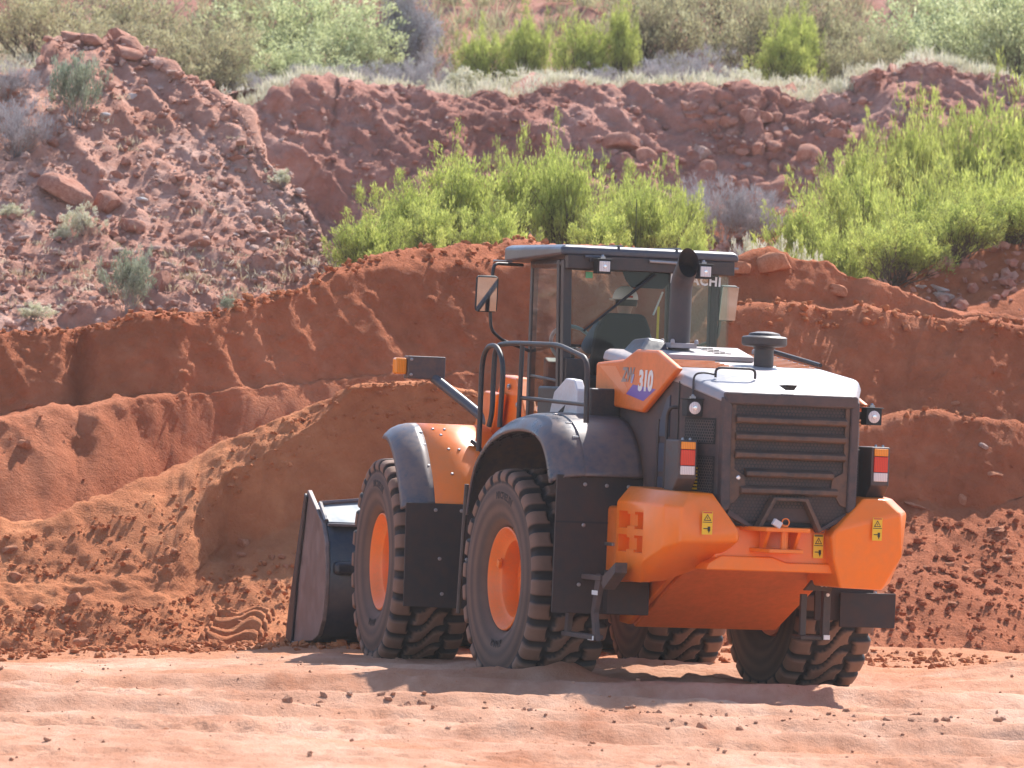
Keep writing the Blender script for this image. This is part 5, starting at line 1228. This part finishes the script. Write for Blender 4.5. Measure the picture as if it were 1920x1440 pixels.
# shelf above the rock face
for a in (('broom', 885, 55, 110, 105.5, 'bright broom bush on the shelf, left of the one before the bare red hillside'),
          ('broom', 955, 30, 100, 106, 'broom bush on the shelf standing before the bare red hillside'),
          ('broom', 1065, 22, 120, 106, 'upright broom bush on the shelf, above the tallest bush behind the cab'),
          ('broom', 1137, 12, 90, 106, 'thin-stemmed broom bush on the shelf next to the upright one'),
          ('broom', 1440, 60, 150, 107, 'dark broom bush on the shelf left of the red peak'),
          ('broom', 1480, 20, 110, 107.5, 'narrow broom bush behind the dark one on the shelf'),
          ('grey', 1290, 78, 130, 105.5, 'rounded lavender-grey dry bush on the cliff edge'),
          ('grey', 1215, 108, 120, 104.8, 'wide grey dry bush just left of the rounded lavender-grey one'),
          ('grey', 1110, 122, 100, 104.6, 'low grey dry bush at the edge below the upright broom bush'),
          ('grey', 760, 95, 140, 105, 'silver-grey dry bush on the cliff edge below the dark dead brush'),
          ('grey', 680, 108, 130, 105, 'silver-grey dry bush left of the one below the dead brush'),
          ('grey', 560, 112, 150, 104.5, 'brownish grey dry bush hanging over the cleft in the rock face'),
          ('grey', 470, 128, 130, 103.5, 'grey dry bush at the left end of the cliff edge'),
          ('pale', 1385, 118, 110, 104.6, 'pale cream bush on the cliff edge left of the red peak'),
          ('pale', 1318, 128, 70, 104.3, 'small pale green bush in front of the lavender-grey bush'),
          ('pale', 1592, 112, 48, 104.2, 'tiny whitish bush at the foot of the red peak'),
          ('pale', 850, 118, 120, 104.5, 'low whitish bush on the cliff edge above the first broom clump'),
          ('pale', 960, 125, 120, 104.5, 'low whitish bush on the cliff edge right of the bright broom bush'),
          ('pale', 1035, 132, 80, 104.4, 'low pale tuft on the cliff edge under the upright broom bush'),
          ('pale', 640, 135, 100, 104.2, 'pale yellow tuft where the cliff edge bends'),
          ('pale', 1480, 140, 90, 104.2, 'flat straw-coloured tuft on the edge before the red peak'),
          ('dark', 742, -70, 120, 108, 'dark grey mass of hanging dead brush at the top of the picture'),
          ('olive', 40, -40, 300, 104, 'olive shrub in the top left corner'),
          ('olive', 210, -60, 300, 108, 'tall olive shrub behind the stony mound top'),
          ('olive', 330, 0, 240, 104, 'greyish olive shrub right behind the mound top'),
          ('olive', 430, -70, 280, 110, 'tall brownish olive shrub above the gully'),
          ('fresh', 560, -50, 280, 108, 'leafy pale green shrub at the top, left of the dead brush'),
          ('olive', 400, 75, 200, 103.5, 'low olive shrub on the slope behind the mound ridge'),
          ('fresh', 500, 60, 200, 104.8, 'low grey-green leafy shrub above the cleft'),
          ('fresh', 640, 10, 150, 106.5, 'small bright green shrub touching the dead brush'),
          ('olive', 130, 30, 180, 101, 'low dark olive shrub directly behind the boulders of the mound'),
          ('olive', 1190, -60, 240, 113, 'brownish twiggy shrub behind the thin-stemmed broom bush'),
          ('olive', 1310, -90, 280, 115, 'tall brown-green shrub above the lavender-grey bush'),
          ('olive', 1400, -60, 260, 112, 'tall twiggy shrub behind the dark broom bush'),
          ('olive', 1530, -50, 250, 112, 'olive shrub above and left of the red peak'),
          ('olive', 1560, 50, 200, 108, 'low olive shrub just left of the red peak'),
          ('fresh', 1690, -50, 260, 111, 'light green leafy shrub above the red peak'),
          ('fresh', 1800, -20, 260, 108.5, 'wide light green leafy shrub right of the red peak'),
          ('fresh', 1905, -60, 220, 107, 'light green leafy shrub in the top right corner'),
          ('olive', 1640, 20, 160, 109, 'dark olive shrub in the gap behind the red peak'),
          ('olive', 2080, -40, 300, 108, 'olive shrub past the right edge'), ('olive', -200, -40, 340, 104, 'olive shrub past the left edge'), ('fresh', 2300, -60, 300, 108, 'light green shrub far past the right edge')):
    plant(*a, group='shrubs on the shelf above the rock face')
# plants on the mound and slopes (base given)
for kind, px, top, w, base_, lb in (('sage', 140, 78, 120, 235, 'tall yellow-green plant with upright shoots on the stony mound'),
          ('grey', 30, 170, 130, 290, 'pale grey dry bush at the left edge on the mound'),
          ('grey', 15, 110, 90, 185, 'small greyish dry bush higher up at the left edge'),
          ('pale', 158, 378, 72, 440, 'cream coloured small bush in the middle of the rubble slope'),
          ('pale', 118, 412, 40, 452, 'tiny pale bush left of the cream one on the rubble slope'),
          ('sage', 238, 452, 110, 588, 'grey-green feathery plant low on the rubble slope above the bank'),
          ('pale', 532, 310, 46, 348, 'little whitish plant where the rubble slope meets the rock face'),
          ('pale', 20, 375, 60, 410, 'pale tuft on the rubble at the left edge'),
          ('sage', 425, 548, 40, 582, 'small green sprig on the bank crest below the rubble slope'),
          ('pale', 60, 560, 90, 600, 'straw tuft at the left end of the bank crest')):
    plant(kind, px, top, w, 0, lb, base=base_, group='plants on the rubble slope')
for kind, px, top, w, d, lb in (('grey', 1345, 322, 150, 86.5, 'lavender-brown dry shrub standing on the red berm'),
          ('grey', 1400, 352, 90, 86.5, 'lower dry shrub on the right shoulder of the red berm'),
          ('grey', 1295, 340, 70, 86.8, 'small dry shrub at the left end of the red berm'),
          ('pale', 1395, 428, 90, 74, 'pale grey-green bush behind the right corner of the cab roof'),
          ('pale', 1450, 432, 100, 74.5, 'pale cream bush above the notch of the right bank'),
          ('pale', 1500, 452, 90, 74.6, 'low straw bush on the right bank crest'),
          ('grey', 1370, 455, 60, 73.8, 'small grey dry bush touching the cab roof corner'),
          ('pale', 660, 440, 60, 80, 'pale tuft under the first bush of the middle clump'),
          ('grey', 1010, 420, 120, 83, 'grey dry bush seen through the stems above the cab roof')):
    plant(kind, px, top, w, d, lb, group='dry plants between the green bushes')

# grass and low straw: uncountable ground cover
def tufts(name, pts, h0, h1, mat, nb=26, seed=5, w=.012):
    rng = np.random.default_rng(seed); pts = np.asarray(pts); n = len(pts); P = np.repeat(pts, nb, 0) + rng.normal(size=(n * nb, 3)) * np.array([.06, .06, .0])
    D = rng.normal(size=(n * nb, 3)) * .45; D[:, 2] = 1; D /= np.linalg.norm(D, axis=1, keepdims=True); H = np.repeat(rng.uniform(h0, h1, n), nb) * rng.uniform(.5, 1.1, n * nb)
    t = np.clip(np.repeat(rng.uniform(.2, .9, n), nb) + rng.normal(size=n * nb) * .12, 0, 1)
    V, F, T = slivers(P, D, H, np.full(n * nb, w), t, rng); me = np_mesh(name, V, F, False); a = me.attributes.new('tint', 'FLOAT', 'POINT'); a.data.foreach_set('value', T.astype(np.float32))
    return tag(link(name, me, M[mat]), kind='stuff')
def pick(G, n, cond=None, seed=1, r0=0, r1=None):
    rng = np.random.default_rng(seed); H = G[r0:r1].reshape(-1, 3)
    if cond is not None: H = H[cond(H)]
    return H[rng.integers(0, len(H), n)] + rng.normal(size=(n, 3)) * np.array([.03, .03, 0])
def in_view(H, m=60):
    d = H[:, 1] + CD; X = (H - CC); zz = X @ CF; px = 960 + FPX * (X @ CR) / zz; py = 720 - FPX * (X @ CU) / zz
    return px, py
tufts('dry_grass', np.concatenate([pick(G_FACE, 2200, lambda H: (H[:, 0] > -6) & (H[:, 2] > 6.0), 3, -10), pick(G_UP, 2600, lambda H: (H[:, 1] + CD < 108) & (np.abs(H[:, 0]) < 14), 4)]), .10, .28, 'leaf_pale', 22, w=.014)
tufts('straw_grass', np.concatenate([pick(G_HILL, 380, lambda H: (H[:, 2] < 3.7) & (H[:, 0] < -4) & (H[:, 0] > -14), 5, 20), pick(G_HILL, 160, lambda H: (H[:, 0] > -14), 6, 30, 120)]), .05, .14, 'leaf_straw', 16, w=.010)
tufts('green_undergrowth', pick(G_UP, 3600, lambda H: (H[:, 1] + CD > 107) & (H[:, 1] + CD < 122) & (np.abs(H[:, 0]) < 16), 9), .2, .55, 'leaf_olive', 20, w=.02)

# stones -------------------------------------------------------------
bm = bmesh.new(); bmesh.ops.create_icosphere(bm, subdivisions=1, radius=1); ICO_V = np.array([v.co[:] for v in bm.verts]); ICO_F = np.array([[v.index for v in f.verts] for f in bm.faces]); bm.free()
bm = bmesh.new(); bmesh.ops.create_icosphere(bm, subdivisions=3, radius=1); ICO3_V = np.array([v.co[:] for v in bm.verts]); ICO3_F = np.array([[v.index for v in f.verts] for f in bm.faces]); bm.free()
def stone_mat(name, cols, sc=3):
    return soil_mat(name, *cols, sc, 12, .7, .03)
M['stone_red'] = stone_mat('red_stone', ((.36, .15, .10), (.46, .215, .15), (.56, .31, .23)))
M['stone_grey'] = stone_mat('pinkish_grey_stone', ((.37, .21, .155), (.49, .31, .245), (.62, .45, .38)))
M['stone_pale'] = stone_mat('pale_stone', ((.55, .48, .44), (.66, .60, .57), (.76, .72, .7)))
M['clod'] = stone_mat('soil_clod', ((.42, .155, .075), (.52, .21, .11), (.60, .28, .16)))
M['clod_pale'] = stone_mat('dry_clod', ((.38, .20, .13), (.46, .27, .19), (.54, .34, .25)))
def stones(name, pts, r0, r1, mat, seed=1, sink=.3, pw=2.2):
    rng = np.random.default_rng(seed); pts = np.asarray(pts); n = len(pts); nv = len(ICO_V)
    u = ICO_V * (1 + rng.normal(size=(12, nv, 1)) * .22); sel = rng.integers(0, 12, n)
    s = (r0 + (r1 - r0) * rng.random(n) ** pw)[:, None] * rng.uniform(.6, 1.3, (n, 3)); s[:, 2] *= .75
    a = rng.uniform(0, 6.28, n); c, sn = np.cos(a), np.sin(a); L = u[sel] * s[:, None, :]
    tx = rng.normal(size=n) * .4; L = np.stack([L[..., 0], L[..., 1] * np.cos(tx)[:, None] - L[..., 2] * np.sin(tx)[:, None], L[..., 1] * np.sin(tx)[:, None] + L[..., 2] * np.cos(tx)[:, None]], -1)
    X = L[..., 0] * c[:, None] - L[..., 1] * sn[:, None]; Y = L[..., 0] * sn[:, None] + L[..., 1] * c[:, None]
    V = np.stack([X + pts[:, :1], Y + pts[:, 1:2], L[..., 2] + pts[:, 2:3] + s[:, 2:3] * (1 - 2 * sink)], -1).reshape(-1, 3)
    F = (ICO_F[None] + (np.arange(n) * nv)[:, None, None]).reshape(-1, 3)
    return tag(link(name, np_mesh(name, V, F, False), M[mat]), kind='stuff')
front = lambda x0, x1: (lambda H: (H[:, 0] > x0) & (H[:, 0] < x1))
stones('slope_rubble', pick(G_HILL, 9000, front(-16, 0), 21, 4, -8), .012, .075, 'rubble', 1, pw=4)
stones('pale_rubble', pick(G_HILL, 5500, front(-16, 0), 22, 4, -8), .010, .055, 'stone_grey', 2, pw=3)
stones('face_rubble', pick(G_FACE, 2600, lambda H: (H[:, 0] > -7) & (H[:, 0] < 12), 23, 4, -12), .015, .08, 'cliff', 3, pw=3)
stones('face_chips', pick(G_FACE, 1200, lambda H: (H[:, 0] > -7) & (H[:, 0] < 12), 24, 4, -12), .012, .05, 'stone_grey', 4)
stones('pile_clods', pick(G_PILE, 5200, lambda H: (H[:, 0] > -9) & (H[:, 0] < 1), 25, 0, 28), .006, .035, 'pile', 5, pw=3.5)
stones('pile_clods', pick(G_PILE, 2500, lambda H: (H[:, 0] > -9) & (H[:, 0] < 1), 26, 56, 82), .006, .03, 'pile', 6, pw=3.5)
stones('bank_clods', pick(G_CUT, 6500, lambda H: (H[:, 0] < 9), 27, 0, 44), .006, .05, 'bank', 7, pw=3.2)
stones('bank_clods', np.concatenate([pick(G_CUT, 260, lambda H: (H[:, 0] < 9), 28, 46), pick(G_BANK, 420, front(-9, 4), 29)]), .005, .028, 'bank', 8, sink=.5, pw=3)
stones('crest_clods', np.concatenate([pick(G_BANK, 1300, front(-9, 4), 61, 80, 96), pick(G_CUT, 900, lambda H: H[:, 0] < 9, 62, 76, 86), pick(G_CUT, 900, lambda H: H[:, 0] < 9, 63, 122, 132)]), .006, .05, 'pile', 18, pw=3)
stones('far_rubble', np.concatenate([pick(G_FAR, 1500, lambda H: H[:, 0] < 12, 30), pick(G_BERM, 1500, None, 31)]), .012, .09, 'stone_red', 9)
rng = np.random.default_rng(77)
gp = np.stack([rng.uniform(-9, 9, 4200), rng.uniform(-17, 7, 4200), np.zeros(4200)], -1); gp[:, 2] = ground_h(gp[:, 0], gp[:, 1])
gp2 = np.stack([rng.uniform(3.4, 9, 3200), rng.uniform(.5, 7, 3200), np.zeros(3200)], -1); gp2[:, 2] = ground_h(gp2[:, 0], gp2[:, 1])
gp3 = np.stack([rng.uniform(-3, 4.5, 900), rng.normal(size=900) * .9 - 5.4, np.zeros(900)], -1); gp3[:, 2] = ground_h(gp3[:, 0], gp3[:, 1])
gt = np.concatenate([np.stack([rng.uniform(-9, -2.4, 3200), 5.1 + rng.normal(size=3200) * .45, np.zeros(3200)], -1), np.stack([rng.uniform(-1, 9, 3600), 6.3 + rng.normal(size=3600) * 1.1, np.zeros(3600)], -1)]); gt[:, 2] = ground_h(gt[:, 0], gt[:, 1])
stones('toe_clods', gt, .006, .05, 'pile', 14, pw=3.5)
stones('ground_clods', gp, .003, .022, 'ground', 10, pw=5); stones('ground_clods', gp2, .006, .05, 'pile', 11, pw=3.2); stones('ground_clods', gp3, .006, .04, 'ground', 12, pw=4)
# stones one can point at
def rock_mesh(seed, flat=.75, rough=.35):
    rng = np.random.default_rng(seed); V = ICO3_V.copy()
    for _ in range(9):      # knock flat faces off a ball
        n_ = rng.normal(size=3); n_ /= np.linalg.norm(n_); dd = V @ n_; lim = rng.uniform(.45, .8); V = V - np.clip(dd - lim, 0, None)[:, None] * n_
    V = V * (1 + rough * .3 * fbm(V * 1.7 + seed, 3)[:, None]); V[:, 2] *= flat
    return np_mesh('boulder', V, ICO3_F, True)
RM = {(k, mt): rock_mesh(k) for k in range(6) for mt in ('stone_red', 'stone_grey', 'stone_pale', 'clod')}
for (k, mt), me in RM.items(): me.materials.append(M[mt]); me.set_sharp_from_angle(angle=math.radians(35))
def boulder(px, py, wpx, hpx, label, mt='stone_red', group=None, parent=None, name='boulder', k=None, sink=.35, names=None, dz=0):
    r = hit(px, py, names)
    if r is None: return None
    p = r[0]; d = p.y + CD; w = wpx * d / FPX / 2 * 1.2; h = hpx * d / FPX / 2 * 1.4
    o = link(name, RM[(random.randrange(6) if k is None else k, mt)], None, parent); o.location = (p.x, p.y + w * .15, p.z + dz + h * .15); o.scale = (w, w * random.uniform(.7, 1), h)
    o.rotation_euler = (random.uniform(-.3, .3), random.uniform(-.35, .35), random.uniform(0, 6.28) if abs(wpx - hpx) < wpx * .35 else random.uniform(-.4, .4))
    if parent is None: tag(o, label, 'rock', group)
    return o
for a in ((92, 68, 44, 34, 'round red boulder at the left of the mound top'), (132, 74, 58, 34, 'largest red boulder on the mound top'), (176, 80, 46, 30, 'middle boulder in the row on the mound top'),
          (218, 70, 44, 36, 'highest boulder at the right end of the mound top'), (58, 96, 34, 26, 'small boulder a little below the left end of the mound top'), (238, 104, 60, 34, 'flat-topped boulder under the highest one on the mound'),
          (358, 152, 30, 22, 'lone boulder where the mound ridge starts to drop'), (128, 365, 104, 62, 'wide red outcrop in the middle of the rubble slope'), (196, 395, 60, 60, 'red block right below the wide outcrop'),
          (245, 432, 52, 44, 'squarish red block above the feathery grey-green plant'), (362, 388, 30, 26, 'dark red block standing alone on the gravel chute'), (372, 460, 44, 24, 'flat stone on the lower gravel chute'),
          (298, 540, 62, 60, 'big red block low on the slope right of the feathery plant'), (100, 272, 30, 26, 'red stone under the tall yellow-green plant'), (352, 512, 34, 22, 'dark stone beside the pale one at the foot of the chute'),
          (142, 502, 34, 28, 'rounded red stone in the lower left rubble'), (172, 462, 44, 20, 'flat red stone just below the cream bush')):
    boulder(*a, group=None)
boulder(247, 185, 22, 16, 'small bright white rock near the top of the rubble slope', 'stone_pale'); boulder(196, 219, 22, 14, 'pale grey rock below the white one on the mound', 'stone_pale')
boulder(262, 376, 26, 12, 'long pale splinter of rock in the middle of the rubble slope', 'stone_pale'); boulder(381, 508, 14, 10, 'small white rock at the foot of the gravel chute', 'stone_pale')
for i, a in enumerate(((40, 450), (75, 432), (20, 470), (60, 482), (110, 476), (88, 510), (35, 512), (165, 520), (205, 500), (60, 540), (118, 540), (12, 545), (190, 545), (150, 570), (95, 575), (220, 470),
                       (285, 470), (330, 455), (320, 500), (260, 330), (330, 335), (300, 290), (200, 290), (160, 320), (60, 330), (30, 360), (215, 330), (420, 400), (450, 440), (405, 350), (480, 470), (520, 500), (380, 300), (290, 240), (330, 220), (395, 262), (440, 300), (470, 360), (520, 420), (560, 470))):
    boulder(*a, random.uniform(16, 34), random.uniform(12, 22), 'reddish stone lying in the loose rubble of the left slope', random.choice(['stone_red', 'stone_red', 'stone_grey']), group='stones in the rubble slope')
for a in ((75, 1142, 28, 24, 'rounded stone on the left spoil slope, left of a trio near its foot'), (143, 1130, 34, 40, 'pointed upright clod of the trio near the foot of the left spoil slope'), (122, 1163, 28, 24, 'round stone lowest of the trio on the left spoil slope'),
          (152, 1203, 28, 16, 'reddish stone at the very foot of the left spoil slope'), (20, 1032, 34, 22, 'stone at the left edge on the spoil slope'), (28, 1085, 26, 20, 'half-buried stone below the one at the left edge'),
          (455, 1022, 22, 26, 'clod at the lower end of the shaded cut in the spoil pile'), (325, 1038, 18, 16, 'red stone beside the sunlit edge of the spoil pile'), (240, 1034, 22, 16, 'greyish stone in the middle of the spoil slope'),
          (450, 1170, 26, 12, 'flat red stone above the tyre print'), (50, 838, 36, 26, 'red boulder stuck in the sunlit ridge at the left edge'), (510, 1048, 16, 14, 'small stone between the cut and the bucket')):
    boulder(*a, 'clod')
for a in ((1565, 548, 42, 34, 'rounded boulder embedded in the crest of the right bank', 'clod'), (1702, 520, 52, 34, 'pinkish boulder in the dip between the two right spoil crests', 'clod'), (1652, 527, 22, 14, 'small dark boulder left of the pinkish one', 'stone_red'),
          (1755, 541, 46, 16, 'white flat rock on the far spoil pile', 'stone_pale'), (1725, 538, 22, 10, 'small white rock left of the flat white one', 'stone_pale'), (1770, 556, 40, 18, 'pink rock under the flat white one', 'stone_grey'),
          (1868, 892, 34, 16, 'flat stone lying in the face of the lower right bank', 'clod'), (1703, 618, 20, 22, 'pale stone in the upper right bank face', 'clod'), (1845, 838, 18, 14, 'pinkish stone in the lower right bank face', 'stone_grey'),
          (1720, 952, 60, 16, 'broad slab where the lower right bank meets the rubble', 'clod'), (1806, 940, 24, 24, 'clod in the sunlit rubble at the right edge of the lower bank', 'clod'), (1450, 500, 70, 60, 'bulging red block in the top right bank near the cab', 'clod'),
          (1385, 505, 40, 40, 'red block beside the right mirror bracket', 'clod'), (1790, 757, 20, 12, 'small stone on the ledge of the right bank', 'clod'), (310, 1372, 14, 14, 'small dark stone on the ground in the lower left', 'clod'), (530, 1330, 10, 8, 'pebble on the sand left of the machine shadow', 'clod'),
          (1040, 1398, 16, 10, 'brown clod at the bottom middle of the picture', 'clod'), (1110, 1394, 14, 9, 'second brown clod at the bottom middle, right of the first', 'clod')):
    boulder(*a[:5], a[5])
for i in range(26):
    boulder(random.uniform(1400, 1900), random.uniform(985, 1180), random.uniform(12, 26), random.uniform(9, 16), 'clod of red soil in the churned slope behind the machine', 'clod', group='clods in the churned slope on the right')
for i in range(16):
    boulder(random.uniform(430, 560), random.uniform(1040, 1175), random.uniform(10, 18), random.uniform(8, 14), 'clod of red soil between the cut spoil pile and the bucket', 'clod', group='clods beside the bucket')
# jointed blocks standing out of the rock face: pieces of the face
FACE = bpy.data.objects['rock_face']
for row in range(7):
    for c_ in range(8):
        px = 1278 + c_ * 27 + (13 if row % 2 else 0) + random.uniform(-8, 8) + row * 10; py = 190 + row * 30 + random.uniform(-7, 7)
        if px > 1560: continue
        w_ = random.uniform(26, 46)
        boulder(px, py, w_, w_ * random.uniform(.7, 1.05), None, random.choice(['stone_red', 'stone_red', 'stone_red', 'stone_grey']) if random.random() < .25 else 'stone_red', parent=FACE, name='rock', names=['rock_face'], dz=-.10)
for a in ((1175, 265, 90, 50), (1210, 300, 60, 60), (1140, 330, 70, 50), (1455, 350, 70, 60), (1510, 300, 60, 70), (1480, 385, 60, 40), (1395, 385, 80, 40), (1560, 240, 50, 30)):
    boulder(*a, None, parent=FACE, name='rock', names=['rock_face'], dz=-.1)
# tyre print pressed into the foot of the pile: wavy bars between two edge rows
def tyre_print(px, py, wpx, d0, ln, rot, name='tyre_track'):
    q = np.array(hit(px, py, ['spoil_pile'])[0]); d0 = q[1] + CD; nx_, ny_ = 110, 90; u = np.linspace(-.5, .5, nx_); v = np.linspace(-.5, .5, ny_); U, Vv = np.meshgrid(u, v); w = wpx * d0 / FPX
    S = .55 * np.tanh(U * 9); ph = (Vv * ln / .20) - .5 * np.sin(U * 7.5) + .15 * U
    f = ph - np.floor(ph); bar = np.clip((.33 - np.abs(f - .5)) / .09, 0, 1); side = np.abs(U) > .36
    f2 = ph + .5 - np.floor(ph + .5); b2 = np.clip((.30 - np.abs(f2 - .5)) / .09, 0, 1); k = np.where(side, b2, bar)
    X = U * w; Y = Vv * ln; c, s = math.cos(rot), math.sin(rot); XX = q[0] + X * c - Y * s; YY = q[1] + X * s + Y * c
    edge = np.clip(np.minimum.reduce([.5 - np.abs(U), .5 - np.abs(Vv)]) * 12, 0, 1)
    ZZ = np.zeros_like(XX)
    for j in range(ny_):
        for i in range(nx_):
            r = drop(XX[j, i], YY[j, i], ['spoil_pile']) if (i % 6 == 0 and j % 6 == 0) else None
            ZZ[j, i] = r[0].z if r else -.1
    gi, gj = np.arange(0, nx_, 6), np.arange(0, ny_, 6); sub_ = ZZ[np.ix_(gj, gi)]
    tmp = np.array([np.interp(np.arange(nx_), gi, row_) for row_ in sub_]); ZZ = np.array([np.interp(np.arange(ny_), gj, tmp[:, i]) for i in range(nx_)]).T
    ZZ = ZZ + .05 + edge * (.015 - .075 * k) - (1 - edge) * .13 + .006 * fbm(np.stack([XX * 14, YY * 14, XX * 0], -1), 3)
    tag(link(name, np_mesh(name, np.stack([XX, YY, ZZ], -1).reshape(-1, 3), grid_faces(ny_, nx_)), M['pile']), kind='structure')
tyre_print(442, 1190, 132, None, 1.15, -.12)
